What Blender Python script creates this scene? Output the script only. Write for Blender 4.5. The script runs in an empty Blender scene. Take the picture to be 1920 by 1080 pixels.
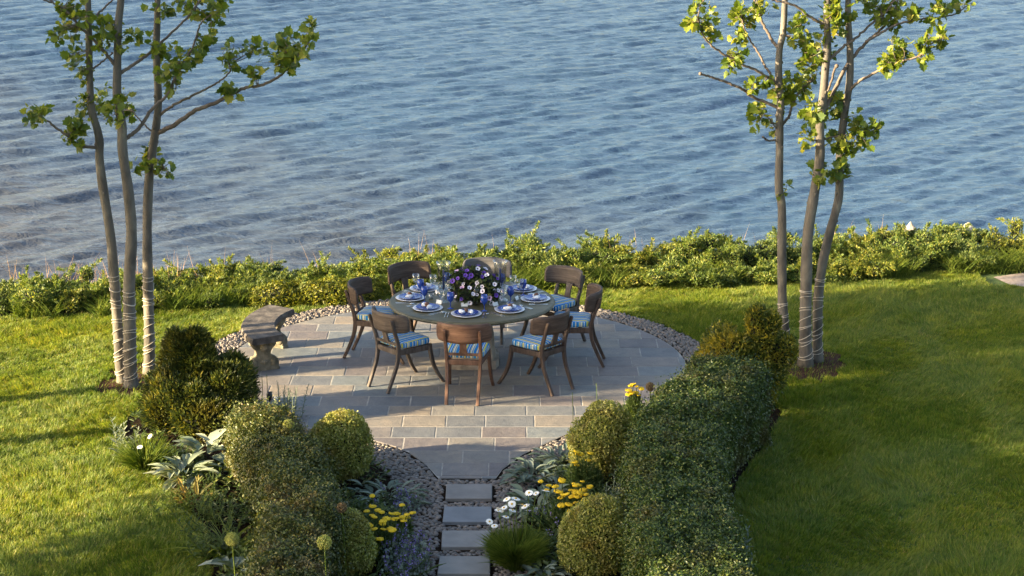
import bpy, math, random
import numpy as np
from mathutils import Vector, Matrix
R = math.radians
rng = np.random.default_rng(7)
random.seed(7)
S = bpy.context.scene
COL = S.collection

# ---------------------------------------------------------------- camera, sky, sun, exposure
F_PX, CAM_H, PITCH = 3650.0, 6.44, R(14.9)
cd = bpy.data.cameras.new('camera'); cam = bpy.data.objects.new('camera', cd); COL.objects.link(cam)
cd.sensor_width = 36.0; cd.lens = F_PX / 1920 * 36.0
cd.clip_start = 0.5; cd.clip_end = 9000
cam.location = (0, 0, CAM_H); cam.rotation_euler = (R(90) - PITCH, 0, 0)
S.camera = cam

SUN_EL, SUN_AZ = R(16), math.atan2(-0.95, -0.31)       # azimuth of the sun measured from +Y towards +X
W = bpy.data.worlds.new("World"); S.world = W; W.use_nodes = True
nt = W.node_tree; bg = nt.nodes['Background']
sky = nt.nodes.new('ShaderNodeTexSky'); sky.sky_type = 'NISHITA'; sky.sun_disc = False
sky.sun_elevation = SUN_EL; sky.sun_rotation = SUN_AZ % (2 * math.pi)
sky.air_density = 1.0; sky.dust_density = 3.5; sky.ozone_density = 1.0
nt.links.new(sky.outputs[0], bg.inputs[0]); bg.inputs[1].default_value = 0.075
sd = bpy.data.lights.new('sun', 'SUN'); sun = bpy.data.objects.new('sun', sd); COL.objects.link(sun)
sd.energy = 5.0; sd.angle = R(0.5); sd.color = (1.0, 0.79, 0.48)
sv = Vector((math.sin(SUN_AZ) * math.cos(SUN_EL), math.cos(SUN_AZ) * math.cos(SUN_EL), math.sin(SUN_EL)))
sun.rotation_euler = (-sv).to_track_quat('-Z', 'Y').to_euler(); sun.location = (-30, -10, 20)
S.view_settings.view_transform = 'Standard'; S.view_settings.look = 'None'
S.view_settings.exposure = 2.65; S.view_settings.gamma = 1.0
S.render.engine = 'CYCLES'
cy = S.cycles
cy.max_bounces = 8; cy.diffuse_bounces = 3; cy.glossy_bounces = 3; cy.transmission_bounces = 6; cy.transparent_max_bounces = 12
cy.use_denoising = True; cy.caustics_reflective = False; cy.caustics_refractive = False

# ---------------------------------------------------------------- photo pixel -> place
c_, s_ = math.cos(PITCH), math.sin(PITCH)
def ray(px, py):
    u, v = (px - 960) / F_PX, (540 - py) / F_PX
    return np.array([u, c_ + v * s_, -s_ + v * c_])
def G(px, py, z=0.0):                      # point at height z
    d = ray(px, py); t = (z - CAM_H) / d[2]
    return np.array([d[0] * t, d[1] * t, z])
def T(px, py, Y):                          # point at distance Y
    d = ray(px, py); t = Y / d[1]
    return np.array([d[0] * t, Y, CAM_H + d[2] * t])

# ---------------------------------------------------------------- mesh helpers
def build(name, parts, mats, parent=None, loc=None, **props):
    """parts: list of (V (n,3), F (m,k), material index, smooth). ONE mesh object."""
    Vs, loops, starts, totals, mi, sm = [], [], [], [], [], []
    off = 0; ls = 0
    for V, Fc, m, s in parts:
        V = np.asarray(V, float).reshape(-1, 3)
        Vs.append(V)
        groups = [np.asarray(Fc)] if not isinstance(Fc, list) or (len(Fc) and np.isscalar(Fc[0])) else None
        if groups is None:
            bylen = {}
            for f in Fc: bylen.setdefault(len(f), []).append(f)
            groups = [np.array(g) for g in bylen.values()]
        for g in groups:
            if g.size == 0: continue
            n, k = g.shape
            loops.append((g + off).ravel()); starts.append(ls + np.arange(n) * k); totals.append(np.full(n, k))
            mi.append(np.full(n, m)); sm.append(np.full(n, bool(s))); ls += n * k
        off += len(V)
    Va = np.concatenate(Vs); La = np.concatenate(loops)
    me = bpy.data.meshes.new(name)
    me.vertices.add(len(Va)); me.vertices.foreach_set('co', Va.astype(np.float32).ravel())
    me.loops.add(len(La)); me.loops.foreach_set('vertex_index', La.astype(np.int32))
    st = np.concatenate(starts); me.polygons.add(len(st))
    me.polygons.foreach_set('loop_start', st.astype(np.int32))
    me.polygons.foreach_set('loop_total', np.concatenate(totals).astype(np.int32))
    for m in mats: me.materials.append(m)
    me.polygons.foreach_set('material_index', np.concatenate(mi).astype(np.int32))
    me.polygons.foreach_set('use_smooth', np.concatenate(sm))
    me.update(calc_edges=True); me.validate()
    return link(name, me, parent, loc, **props)

def link(name, me, parent=None, loc=None, rz=0, label=None, cat=None, group=None, kind=None):
    o = bpy.data.objects.new(name, me); COL.objects.link(o)
    if parent is not None: o.parent = parent
    if loc is not None: o.location = tuple(loc)
    if rz: o.rotation_euler = (0, 0, rz)
    if label: o['label'] = label
    if cat: o['category'] = cat
    if group: o['group'] = group
    if kind: o['kind'] = kind
    return o
def thing(name, label, cat, loc=(0, 0, 0), rz=0, group=None):
    return link(name, None, None, loc, rz, label, cat, group)
def dup(root, loc=None, rz=None, label=None):
    r = root.copy(); COL.objects.link(r)
    if loc is not None: r.location = tuple(loc)
    if rz is not None: r.rotation_euler = (0, 0, rz)
    if label: r['label'] = label
    for ch in list(root.children):
        c = ch.copy(); COL.objects.link(c); c.parent = r
        for g in list(ch.children):
            d = g.copy(); COL.objects.link(d); d.parent = c
    return r

def unit(A): return A / np.maximum(np.linalg.norm(A, axis=-1, keepdims=True), 1e-9)
def spline(pts, n):
    P = np.asarray(pts, float)
    if len(P) == 2: return P[0] + (P[1] - P[0]) * np.linspace(0, 1, n)[:, None]
    Q = np.vstack([2 * P[0] - P[1], P, 2 * P[-1] - P[-2]])
    out = []
    ts = np.linspace(0, len(P) - 1, n)
    for t in ts:
        i = min(int(t), len(P) - 2); f = t - i
        p0, p1, p2, p3 = Q[i], Q[i + 1], Q[i + 2], Q[i + 3]
        out.append(0.5 * (2 * p1 + (p2 - p0) * f + (2 * p0 - 5 * p1 + 4 * p2 - p3) * f * f + (3 * p1 - p0 - 3 * p2 + p3) * f ** 3))
    return np.array(out)
def grid_faces(nr, nc, wrap=True):
    i = np.arange(nr - 1)[:, None]; j = np.arange(nc if wrap else nc - 1)[None, :]
    j2 = (j + 1) % nc
    return np.stack([i * nc + j, i * nc + j2, (i + 1) * nc + j2, (i + 1) * nc + j], -1).reshape(-1, 4)
def tube(path, rad, n=8, cap=True):
    P = np.asarray(path, float); m = len(P)
    rad = np.full(m, rad) if np.isscalar(rad) else np.asarray(rad, float)
    Tn = unit(np.gradient(P, axis=0))
    ref = np.array([0.13, 0.98, 0.1]) if abs(Tn[0][2]) > .6 else np.array([0, 0, 1.0])
    A = unit(np.cross(Tn, ref)); B = np.cross(Tn, A)
    a = np.linspace(0, 2 * np.pi, n, endpoint=False)
    V = P[:, None] + rad[:, None, None] * (A[:, None] * np.cos(a)[None, :, None] + B[:, None] * np.sin(a)[None, :, None])
    V = V.reshape(-1, 3); Fq = [list(f) for f in grid_faces(m, n)]
    if cap: Fq += [list(range(n))[::-1], list(range((m - 1) * n, m * n))]
    return V, Fq
def rectsweep(path, wx, wy, axis=(1, 0, 0), r=.25):
    """rounded-rectangle section swept along a path; section axis A ~ axis, B perpendicular."""
    P = np.asarray(path, float); m = len(P)
    wx = np.full(m, wx) if np.isscalar(wx) else np.asarray(wx); wy = np.full(m, wy) if np.isscalar(wy) else np.asarray(wy)
    Tn = unit(np.gradient(P, axis=0)); A0 = np.array(axis, float)
    B = unit(np.cross(Tn, A0)); A = np.cross(B, Tn)
    q = np.array([[1, -1 + r], [1, 1 - r], [1 - r, 1], [-1 + r, 1], [-1, 1 - r], [-1, -1 + r], [-1 + r, -1], [1 - r, -1]]) * .5
    V = P[:, None] + A[:, None] * (q[None, :, 0:1] * wx[:, None, None]) + B[:, None] * (q[None, :, 1:2] * wy[:, None, None])
    n = 8
    return V.reshape(-1, 3), [list(f) for f in grid_faces(m, n)] + [list(range(n))[::-1], list(range((m - 1) * n, m * n))]
def lathe(prof, n=24, c=(0, 0, 0)):
    pr_ = np.asarray(prof, float); a = np.linspace(0, 2 * np.pi, n, endpoint=False)
    V = np.stack([pr_[:, None, 0] * np.cos(a), pr_[:, None, 0] * np.sin(a), np.repeat(pr_[:, 1:2], n, 1)], -1).reshape(-1, 3) + np.array(c)
    return V, [list(f) for f in grid_faces(len(pr_), n)] + [list(range(n))[::-1], list(range((len(pr_) - 1) * n, len(pr_) * n))]
def box(c, s, rz=0, bev=.0):
    x, y, z = np.array(s) / 2
    V = np.array([[-x, -y, -z], [x, -y, -z], [x, y, -z], [-x, y, -z], [-x, -y, z], [x, -y, z], [x, y, z], [-x, y, z]])
    Mx = np.array([[math.cos(rz), -math.sin(rz), 0], [math.sin(rz), math.cos(rz), 0], [0, 0, 1]])
    return V @ Mx.T + np.array(c), np.array([[0, 3, 2, 1], [4, 5, 6, 7], [0, 1, 5, 4], [1, 2, 6, 5], [2, 3, 7, 6], [3, 0, 4, 7]])
def ellipsoid(c, r, nu=16, nv=10, e=1.0):
    v = np.linspace(-np.pi / 2, np.pi / 2, nv + 1)[1:-1]; u = np.linspace(0, 2 * np.pi, nu, endpoint=False)
    sg = lambda x: np.sign(x) * np.abs(x) ** e
    cx, sx, cv, sv_ = sg(np.cos(u)), sg(np.sin(u)), sg(np.cos(v)), sg(np.sin(v))
    V = np.stack([cv[:, None] * cx, cv[:, None] * sx, np.repeat(sv_[:, None], nu, 1)], -1).reshape(-1, 3)
    n = len(V); V = np.vstack([V, [[0, 0, -1], [0, 0, 1]]]) * np.array(r) + np.array(c)
    Fq = [list(f) for f in grid_faces(nv - 1, nu)]
    for j in range(nu):
        Fq.append([n, (j + 1) % nu, j]); Fq.append([n + 1, (nv - 2) * nu + j, (nv - 2) * nu + (j + 1) % nu])
    return V, Fq
def rnd_dirs(n):
    return unit(rng.normal(size=(n, 3)))
def frames(D, N):
    X = unit(D); Z = unit(N - (N * X).sum(-1, keepdims=True) * X); Y = np.cross(Z, X)
    return np.stack([X, Y, Z], -1)             # columns
def scatter(tv, tf, P, Rm, sc):
    """copies of one small template as one mesh"""
    tv = np.asarray(tv, float); tf = np.asarray(tf); n = len(P); k = len(tv)
    sc = np.asarray(sc, float)
    if sc.ndim == 1: sc = sc[:, None, None]
    else: sc = sc[:, None, :]
    V = np.einsum('nij,nkj->nki', Rm, tv[None] * sc) + P[:, None]
    Fq = (tf[None] + (np.arange(n) * k)[:, None, None]).reshape(-1, tf.shape[1])
    return V.reshape(-1, 3), Fq
LEAF = (np.array([[0, 0, 0], [.45, .5, .06], [1, 0, 0], [.45, -.5, .06]]), np.array([[0, 1, 2, 3]]))
_h = [(0, 0), (.03, .2), (-.03, .42), (.24, .40), (.38, .56), (.5, .34), (.72, .36), (.74, .16), (1, 0)]
_pl = [(x, y, .22 * y) for x, y in _h] + [(x, -y, .22 * y) for x, y in _h[1:-1]][::-1]
PLANE = (np.array(_pl + [(.38, 0, -.02)]), np.array([[len(_pl), i, (i + 1) % len(_pl)] for i in range(len(_pl))]))
def _strip(n=5, droop=.25, cup=.12, shape=None):
    t = np.linspace(0, 1, n); w = np.sin(np.pi * (t * .9 + .08)) ** .8 if shape is None else shape(t)
    V = []
    for ti, wi in zip(t, w):
        z = -droop * ti ** 2
        V += [(ti, .5 * wi, z + cup * wi), (ti, 0, z), (ti, -.5 * wi, z + cup * wi)]
    Fq = []
    for i in range(n - 1):
        a = i * 3; Fq += [(a, a + 3, a + 4, a + 1), (a + 1, a + 4, a + 5, a + 2)]
    return np.array(V), np.array(Fq)
BROAD = _strip(5, .3, .12); STRAP = _strip(6, .55, .04, lambda t: 1 - t ** 2 * .95); LANCE = _strip(4, .15, .06)
def vnoise(P, s, seed=0):
    """smooth noise in about -1..1 from summed sines"""
    r = np.random.default_rng(seed); P = np.asarray(P, float); o = np.zeros(len(P))
    for i in range(7):
        k = r.normal(size=P.shape[1]) * s * (0.7 + .25 * i); o += np.sin(P @ k + r.uniform(0, 6.28)) / (1 + .25 * i)
    return o / 3.2

# ---------------------------------------------------------------- materials
MATS = {}
def newmat(name):
    m = bpy.data.materials.new(name); m.use_nodes = True
    b = m.node_tree.nodes['Principled BSDF']; MATS[name] = m
    return m, m.node_tree, b
def N(t, typ, **kw):
    n = t.nodes.new(typ)
    for k, v in kw.items(): setattr(n, k, v)
    return n
def ramp(t, fac, stops, interp='LINEAR'):
    r = N(t, 'ShaderNodeValToRGB'); r.color_ramp.interpolation = interp
    el = r.color_ramp.elements
    while len(el) < len(stops): el.new(.5)
    for e, (p, c) in zip(el, stops): e.position = p; e.color = (*c, 1)
    t.links.new(fac, r.inputs[0]); return r.outputs[0]
def noise(t, scale, detail=4, vec=None, rough=.55, dist=0):
    n = N(t, 'ShaderNodeTexNoise'); n.inputs['Scale'].default_value = scale; n.inputs['Detail'].default_value = detail
    n.inputs['Roughness'].default_value = rough; n.inputs['Distortion'].default_value = dist
    if vec is not None: t.links.new(vec, n.inputs['Vector'])
    return n.outputs['Fac']
def coords(t, kind='Object', scale=(1, 1, 1)):
    c = N(t, 'ShaderNodeTexCoord'); mp = N(t, 'ShaderNodeMapping'); mp.inputs['Scale'].default_value = scale
    t.links.new(c.outputs[kind], mp.inputs['Vector']); return mp.outputs[0]
def mixc(t, fac, a, b, mode='MIX'):
    m = N(t, 'ShaderNodeMix', data_type='RGBA', blend_type=mode)
    for sock, v in ((m.inputs[0], fac), (m.inputs[6], a), (m.inputs[7], b)):
        if isinstance(v, (int, float)): sock.default_value = v
        elif isinstance(v, tuple): sock.default_value = (*v, 1)
        else: t.links.new(v, sock)
    return m.outputs[2]
def bump(t, b, h, strength=.3, dist=.01):
    bn = N(t, 'ShaderNodeBump'); bn.inputs['Strength'].default_value = strength; bn.inputs['Distance'].default_value = dist
    t.links.new(h, bn.inputs['Height']); t.links.new(bn.outputs[0], b.inputs['Normal'])
def surf(name, stops, scale=8, rough=.7, bs=.3, bd=.005, vscale=(1, 1, 1), detail=6, kind='Object', island=0.0, spec=.5):
    m, t, b = newmat(name); v = coords(t, kind, vscale)
    n = noise(t, scale, detail, v); col = ramp(t, n, stops)
    if island:
        g = N(t, 'ShaderNodeNewGeometry'); mr = N(t, 'ShaderNodeMapRange')
        mr.inputs[3].default_value = 1 - island; mr.inputs[4].default_value = 1 + island
        t.links.new(g.outputs['Random Per Island'], mr.inputs[0])
        cc = N(t, 'ShaderNodeCombineColor')
        for i in range(3): t.links.new(mr.outputs[0], cc.inputs[i])
        col = mixc(t, 1.0, col, cc.outputs[0], 'MULTIPLY')
    t.links.new(col, b.inputs['Base Color']); b.inputs['Roughness'].default_value = rough
    b.inputs['Specular IOR Level'].default_value = spec
    if bs: bump(t, b, noise(t, scale * 3, 6, v), bs, bd)
    return m
def leafmat(name, stops, trans=.35, rough=.5, patch=1.2, patchcol=None, spec=.35):
    """per-leaf colour from a ramp, some light let through"""
    m, t, b = newmat(name)
    g = N(t, 'ShaderNodeNewGeometry'); col = ramp(t, g.outputs['Random Per Island'], stops)
    if patchcol:
        n = noise(t, patch, 3, coords(t)); f = N(t, 'ShaderNodeMapRange'); f.inputs[1].default_value = .52; f.inputs[2].default_value = .68
        t.links.new(n, f.inputs[0]); col = mixc(t, f.outputs[0], col, patchcol)
    t.links.new(col, b.inputs['Base Color']); b.inputs['Roughness'].default_value = rough
    b.inputs['Specular IOR Level'].default_value = spec
    tr = N(t, 'ShaderNodeBsdfTranslucent'); ms = N(t, 'ShaderNodeMixShader'); ms.inputs[0].default_value = trans
    bright = mixc(t, 1.0, col, (1.6, 1.5, .7), 'MULTIPLY'); t.links.new(bright, tr.inputs[0])
    out = t.nodes['Material Output']
    t.links.new(b.outputs[0], ms.inputs[1]); t.links.new(tr.outputs[0], ms.inputs[2]); t.links.new(ms.outputs[0], out.inputs[0])
    return m
def flat(name, col, rough=.5, metal=0, **kw):
    m, t, b = newmat(name); b.inputs['Base Color'].default_value = (*col, 1); b.inputs['Roughness'].default_value = rough
    b.inputs['Metallic'].default_value = metal
    for k, v in kw.items(): b.inputs[k].default_value = v
    return m
def glassmat(name, col, body=0.0):
    m, t, b = newmat(name)
    tr = N(t, 'ShaderNodeBsdfTransparent'); tr.inputs[0].default_value = (*col, 1)
    gl = N(t, 'ShaderNodeBsdfGlossy'); gl.inputs['Roughness'].default_value = .03
    lw = N(t, 'ShaderNodeLayerWeight'); lw.inputs[0].default_value = .35
    ms = N(t, 'ShaderNodeMixShader'); t.links.new(lw.outputs['Facing'], ms.inputs[0])
    mp = N(t, 'ShaderNodeMath', operation='MULTIPLY_ADD'); mp.inputs[1].default_value = .5; mp.inputs[2].default_value = .05
    t.links.new(lw.outputs['Facing'], mp.inputs[0]); t.links.new(mp.outputs[0], ms.inputs[0])
    t.links.new(tr.outputs[0], ms.inputs[1]); t.links.new(gl.outputs[0], ms.inputs[2])
    last = ms.outputs[0]
    if body:
        b.inputs['Base Color'].default_value = (col[0] * .8, col[1] * .8, col[2] * .8, 1); b.inputs['Roughness'].default_value = .15
        m2 = N(t, 'ShaderNodeMixShader'); m2.inputs[0].default_value = body
        t.links.new(last, m2.inputs[1]); t.links.new(b.outputs[0], m2.inputs[2]); last = m2.outputs[0]
    t.links.new(last, t.nodes['Material Output'].inputs[0]); return m

SOIL = surf('soil', [(.3, (.010, .007, .005)), (.7, (.03, .02, .013))], 30, 1.0, .8, .02, spec=.05)
MULCH = surf('mulch', [(.3, (.03, .016, .011)), (.7, (.09, .05, .034))], 40, 1.0, .8, .02, spec=.05)
LAWN = surf('lawn', [(.3, (.022, .045, .006)), (.7, (.05, .09, .012))], 1.3, .9, .8, .02)
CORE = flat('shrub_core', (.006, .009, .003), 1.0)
BARK = None

# ================================================================ SETTING
EX = np.array([-40, -6.2, -4.9, -3.56, -1.76, 1.16, 4.16, 5.5, 6.6, 40]); EY = np.array([22.3, 22.65, 22.7, 23.18, 23.81, 24.07, 24.47, 24.83, 24.92, 26])
edge = lambda x: np.interp(x, EX, EY)
PC, PR_IN, PR_OUT = np.array([-.64, 20.75]), 2.59, 2.95
# lawn sheet and bluff below it
xs = np.unique(np.concatenate([np.linspace(-400, -40, 10), np.linspace(-40, 40, 161), np.linspace(40, 400, 10)]))
rows = [-60, -20, 0, 8, 12, 16, 20]
V = []
for yv in rows: V += [(x, yv, 0) for x in xs]
V += [(x, edge(x) + .25, 0) for x in xs]
build('lawn', [(V, grid_faces(len(rows) + 1, len(xs), False), 0, True)], [LAWN], kind='structure')
BL = surf('bluff_earth', [(.3, (.03, .03, .015)), (.7, (.09, .075, .04))], 3, .95, .8, .1)
V = []
for dy, z in ((.25, -.004), (1.5, -.12), (2.4, -.6), (5, -3.4), (8, -5.9), (12, -7.2), (30, -9)):
    V += [(x, edge(x) + dy, z + (.12 * math.sin(x * 1.7 + dy) if dy > 2 else 0)) for x in xs]
build('bluff_slope', [(V, grid_faces(7, len(xs), False), 0, True)], [BL], kind='structure')

# water: real waves out to 160 m, then a flat sheet to the horizon
def water():
    nr, nc = 1100, 620
    Yr = 33 * (165 / 33) ** np.linspace(0, 1, nr); u = np.linspace(-.62, .62, nc)
    X = u[None] * Yr[:, None]; Y = np.repeat(Yr[:, None], nc, 1)
    r = np.random.default_rng(3); Z = np.zeros_like(X)
    for i in range(70):
        big = i < 16
        lam = r.uniform(1.7, 3.6) if big else .40 * (1.5 / .40) ** r.random()
        a = R(-41) + r.normal() * R(4) if big else R(-60) + r.normal() * R(14)
        k = 2 * np.pi / lam; amp = (.0052 * lam if big else .0050 * lam) * r.uniform(.6, 1.3)
        gust = 1 + .6 * np.sin(X * r.uniform(.05, .16) + Y * r.uniform(-.12, .12) + r.uniform(0, 6.3))
        ph = k * (X * math.cos(a) + Y * math.sin(a)) + r.uniform(0, 6.3)
        Z += amp * gust * (np.sin(ph) + .3 * np.sin(2 * ph + 1.2))
    Z *= np.clip((170 - Y) / 12, 0, 1)
    V = np.stack([X, Y, -6.2 + Z], -1).reshape(-1, 3)
    far = [(-5000, 164.9, -6.2), (5000, 164.9, -6.2), (5000, 8000, -6.2), (-5000, 8000, -6.2)]
    sl = [(-5000, 30, -6.21), (-20.4, 30, -6.21), (-102.2, 165, -6.21), (-5000, 165, -6.21)]
    sr = [(-x, y, z) for x, y, z in sl][::-1]
    q = np.array([[0, 1, 2, 3]])
    m, t, b = newmat('water')
    co = coords(t, 'Object')
    n1 = noise(t, .035, 3, co); n2 = noise(t, .25, 4, coords(t, 'Object', (1, .35, 1)))
    sep = N(t, 'ShaderNodeSeparateXYZ'); t.links.new(co, sep.inputs[0])
    sh = N(t, 'ShaderNodeMath', operation='MULTIPLY_ADD'); t.links.new(sep.outputs[0], sh.inputs[0]); sh.inputs[1].default_value = 1.1
    t.links.new(sep.outputs[1], sh.inputs[2])                       # shallows lie to the near left
    sn = N(t, 'ShaderNodeMath', operation='MULTIPLY_ADD'); t.links.new(n2, sn.inputs[0]); sn.inputs[1].default_value = 26; t.links.new(sh.outputs[0], sn.inputs[2])
    mr = N(t, 'ShaderNodeMapRange'); mr.inputs[1].default_value = 30; mr.inputs[2].default_value = 78; t.links.new(sn.outputs[0], mr.inputs[0])
    col = ramp(t, mr.outputs[0], [(0, (.070, .064, .064)), (.45, (.062, .070, .084)), (1, (.034, .068, .118))])
    t.links.new(col, b.inputs['Base Color']); b.inputs['Roughness'].default_value = .10; b.inputs['IOR'].default_value = 1.333
    tc = N(t, 'ShaderNodeTexCoord'); mp = N(t, 'ShaderNodeMapping'); mp.inputs['Rotation'].default_value = (0, 0, R(-22)); mp.inputs['Scale'].default_value = (.35, 1, 1)
    t.links.new(tc.outputs['Object'], mp.inputs['Vector'])
    w1 = noise(t, 2.3, 4, mp.outputs[0], .66, .4)
    bump(t, b, w1, 1.0, .14)
    build('water', [(V, grid_faces(nr, nc, False), 0, True), (far, q, 0, True), (sl, q, 0, True), (sr, q, 0, True)], [m], kind='structure')
water()

# planting beds and mulch rings
def sheet(name, pts, z, mat):
    build(name, [([(x, y, z) for x, y in pts], [list(range(len(pts)))], 0, False)], [mat], kind='structure')
BEDL = [(-3.2, 20.6), (-3.75, 19.9), (-3.95, 19.0), (-3.85, 18.09), (-3.35, 17.19), (-2.94, 16.51), (-2.68, 15.87), (-2.49, 14.94), (-2.4, 11.5), (-.9, 11.5), (-.9, 17.2), (-1.5, 18.4)]
BEDR = [(.06, 11.5), (1.95, 11.5), (1.86, 14.94), (1.93, 16.2), (2.12, 17.2), (2.55, 18.3), (2.8, 19.2), (2.6, 19.9), (2.1, 20.4), (.6, 18.4), (.06, 17.2)]
sheet('planting_bed', BEDL, .004, SOIL); sheet('planting_bed', BEDR, .004, SOIL)
def ringpts(cx, cy, rx, ry, n=26, seed=0):
    r = np.random.default_rng(seed)
    return [(cx + rx * (1 + .12 * r.normal()) * math.cos(a), cy + ry * (1 + .12 * r.normal()) * math.sin(a)) for a in np.linspace(0, 2 * np.pi, n, endpoint=False)]
MULL = ringpts(-4.12, 20.25, .36, .62, seed=1); MULR = ringpts(3.3, 20.9, .42, .62, seed=2)
sheet('mulch_ring', MULL, .008, MULCH); sheet('mulch_ring', MULR, .008, MULCH)
sheet('garden_path', [tuple(G(*p)[:2]) for p in ((1862, 521), (1925, 512), (1990, 526), (1990, 548), (1895, 536))], .012,
      surf('path_stone', [(.3, (.2, .16, .13)), (.7, (.34, .28, .24))], 20, .9))

# flagstone outline: circle plus neck towards the stepping stones
neckL = [(-1.43, 18.29), (-1.15, 18.06), (-1.0, 17.88), (-.82, 17.54), (-.69, 17.17)]
neckR = [(-.15, 17.17), (-.09, 17.42), (.11, 17.84), (.32, 18.13), (.61, 18.39)]
a0 = math.atan2(18.39 - PC[1], .61 - PC[0]); a1 = math.atan2(18.29 - PC[1], -1.43 - PC[0]) + 2 * math.pi
OUT = [(PC[0] + PR_IN * math.cos(a), PC[1] + PR_IN * math.sin(a)) for a in np.linspace(a0, a1, 110)] + neckL[1:] + neckR[:-1]
def inpoly(P, poly):
    P = np.asarray(P); x, y = P[:, 0], P[:, 1]; r = np.zeros(len(P), bool); n = len(poly)
    for i in range(n):
        x1, y1 = poly[i]; x2, y2 = poly[(i + 1) % n]
        c = (y1 > y) != (y2 > y)
        r ^= c & (x < (x2 - x1) * (y - y1) / (y2 - y1 + 1e-12) + x1)
    return r
def pdist(P, poly):
    P = np.asarray(P)[:, :2]; d = np.full(len(P), 1e9); n = len(poly)
    for i in range(n):
        a = np.array(poly[i]); b = np.array(poly[(i + 1) % n]); ab = b - a
        t = np.clip(((P - a) @ ab) / (ab @ ab + 1e-12), 0, 1); d = np.minimum(d, np.linalg.norm(P - a - t[:, None] * ab, axis=1))
    return d
def clip_rect(poly, x0, x1, y0, y1):
    for ax, v, s in ((0, x0, 1), (0, x1, -1), (1, y0, 1), (1, y1, -1)):
        out = []
        for i in range(len(poly)):
            p, q = poly[i - 1], poly[i]; dp, dq = s * (p[ax] - v), s * (q[ax] - v)
            if (dp >= 0) != (dq >= 0):
                f = dp / (dp - dq); out.append((p[0] + f * (q[0] - p[0]), p[1] + f * (q[1] - p[1])))
            if dq >= 0: out.append(q)
        poly = out
        if len(poly) < 3: return []
    return poly
def flagstone_mat():
    m, t, b = newmat('flagstone'); g = N(t, 'ShaderNodeNewGeometry'); v = coords(t)
    base = ramp(t, g.outputs['Random Per Island'], [(0, (.115, .122, .132)), (.18, (.155, .148, .138)), (.36, (.125, .113, .114)), (.52, (.175, .158, .138)),
                                                  (.66, (.125, .140, .150)), (.8, (.155, .143, .136)), (.92, (.185, .160, .132)), (1, (.135, .135, .133))], 'CONSTANT')
    n = noise(t, 5, 8, v, .65, .6); base = mixc(t, .55, base, ramp(t, n, [(.25, (.25, .25, .28)), (.5, (.5, .5, .5)), (.75, (.78, .7, .6))]), 'OVERLAY')
    n4 = noise(t, 1.3, 6, v, .7, 1.0); base = mixc(t, .6, base, ramp(t, n4, [(.3, (.36, .36, .37)), (.55, (.52, .52, .51)), (.75, (.62, .58, .52))]), 'OVERLAY')
    n3 = noise(t, 60, 3, v); base = mixc(t, .25, base, ramp(t, n3, [(.3, (.3, .3, .3)), (.7, (.7, .7, .7))]), 'OVERLAY')
    t.links.new(base, b.inputs['Base Color']); b.inputs['Roughness'].default_value = .62; b.inputs['Specular IOR Level'].default_value = .4
    bump(t, b, noise(t, 9, 9, v, .7), .7, .014); return m
FLAG = flagstone_mat()
MORTAR = surf('mortar', [(.3, (.17, .16, .145)), (.55, (.27, .255, .23)), (.75, (.38, .36, .325))], 6, .9)
def inset(poly, d):
    P = np.array(poly); c = P.mean(0); n = len(P); out = []
    ar = sum(P[i - 1][0] * P[i][1] - P[i][0] * P[i - 1][1] for i in range(n))
    sg = 1 if ar > 0 else -1
    for i in range(n):
        e1 = unit(P[i] - P[i - 1]); e2 = unit(P[(i + 1) % n] - P[i]); n1 = sg * np.array([-e1[1], e1[0]]); n2 = sg * np.array([-e2[1], e2[0]])
        bb = n1 + n2; l = max(bb @ bb / 2, .35); out.append(P[i] + d * bb / l)
    return out
def slab(poly, z0, z1, bev=.006, tilt=(0, 0)):
    q = [poly[0]]
    for p in poly[1:]:
        if math.hypot(p[0] - q[-1][0], p[1] - q[-1][1]) > .004: q.append(p)
    if math.hypot(q[0][0] - q[-1][0], q[0][1] - q[-1][1]) < .004: q.pop()
    if len(q) < 3: return None
    ar = sum(q[i - 1][0] * q[i][1] - q[i][0] * q[i - 1][1] for i in range(len(q))) / 2
    if abs(ar) < .004: return None
    if ar < 0: q = q[::-1]
    a = inset(q, .0062); c = inset(q, .0062 + bev); m = np.mean(q, 0); n = len(q)
    tz = lambda p: tilt[0] * (p[0] - m[0]) + tilt[1] * (p[1] - m[1])
    V = [(p[0], p[1], z0) for p in a] + [(p[0], p[1], z1 - bev * .6 + tz(p)) for p in a] + [(p[0], p[1], z1 + tz(p)) for p in c]
    Fq = []
    for i in range(n):
        j = (i + 1) % n; Fq += [[i, j, n + j, n + i], [n + i, n + j, 2 * n + j, 2 * n + i]]
    return V, Fq + [list(range(2 * n, 3 * n))]
parts = [([(x, y, .0250) for x, y in OUT], [list(range(len(OUT)))], 1, False)]
y = 16.85; r_ = random.Random(5); row = 0
while y < 23.6:
    h = r_.choice([.31, .33, .345, .36, .38]); x = -3.6 + (.23 if row % 2 else 0) + r_.uniform(-.05, .05)
    while x < 2.3:
        w = r_.choice([.40, .44, .45, .46, .5, .53])
        p = clip_rect(OUT, x, x + w, y, y + h)
        if len(p) >= 3:
            s = slab(p, .0, .028 + r_.uniform(-.0015, .0015), .004, (r_.uniform(-.004, .004), r_.uniform(-.004, .004)))
            if s: parts.append((s[0], s[1], 0, False))
        x += w
    y += h; row += 1
build('patio', parts, [FLAG, MORTAR], kind='structure')
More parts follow.
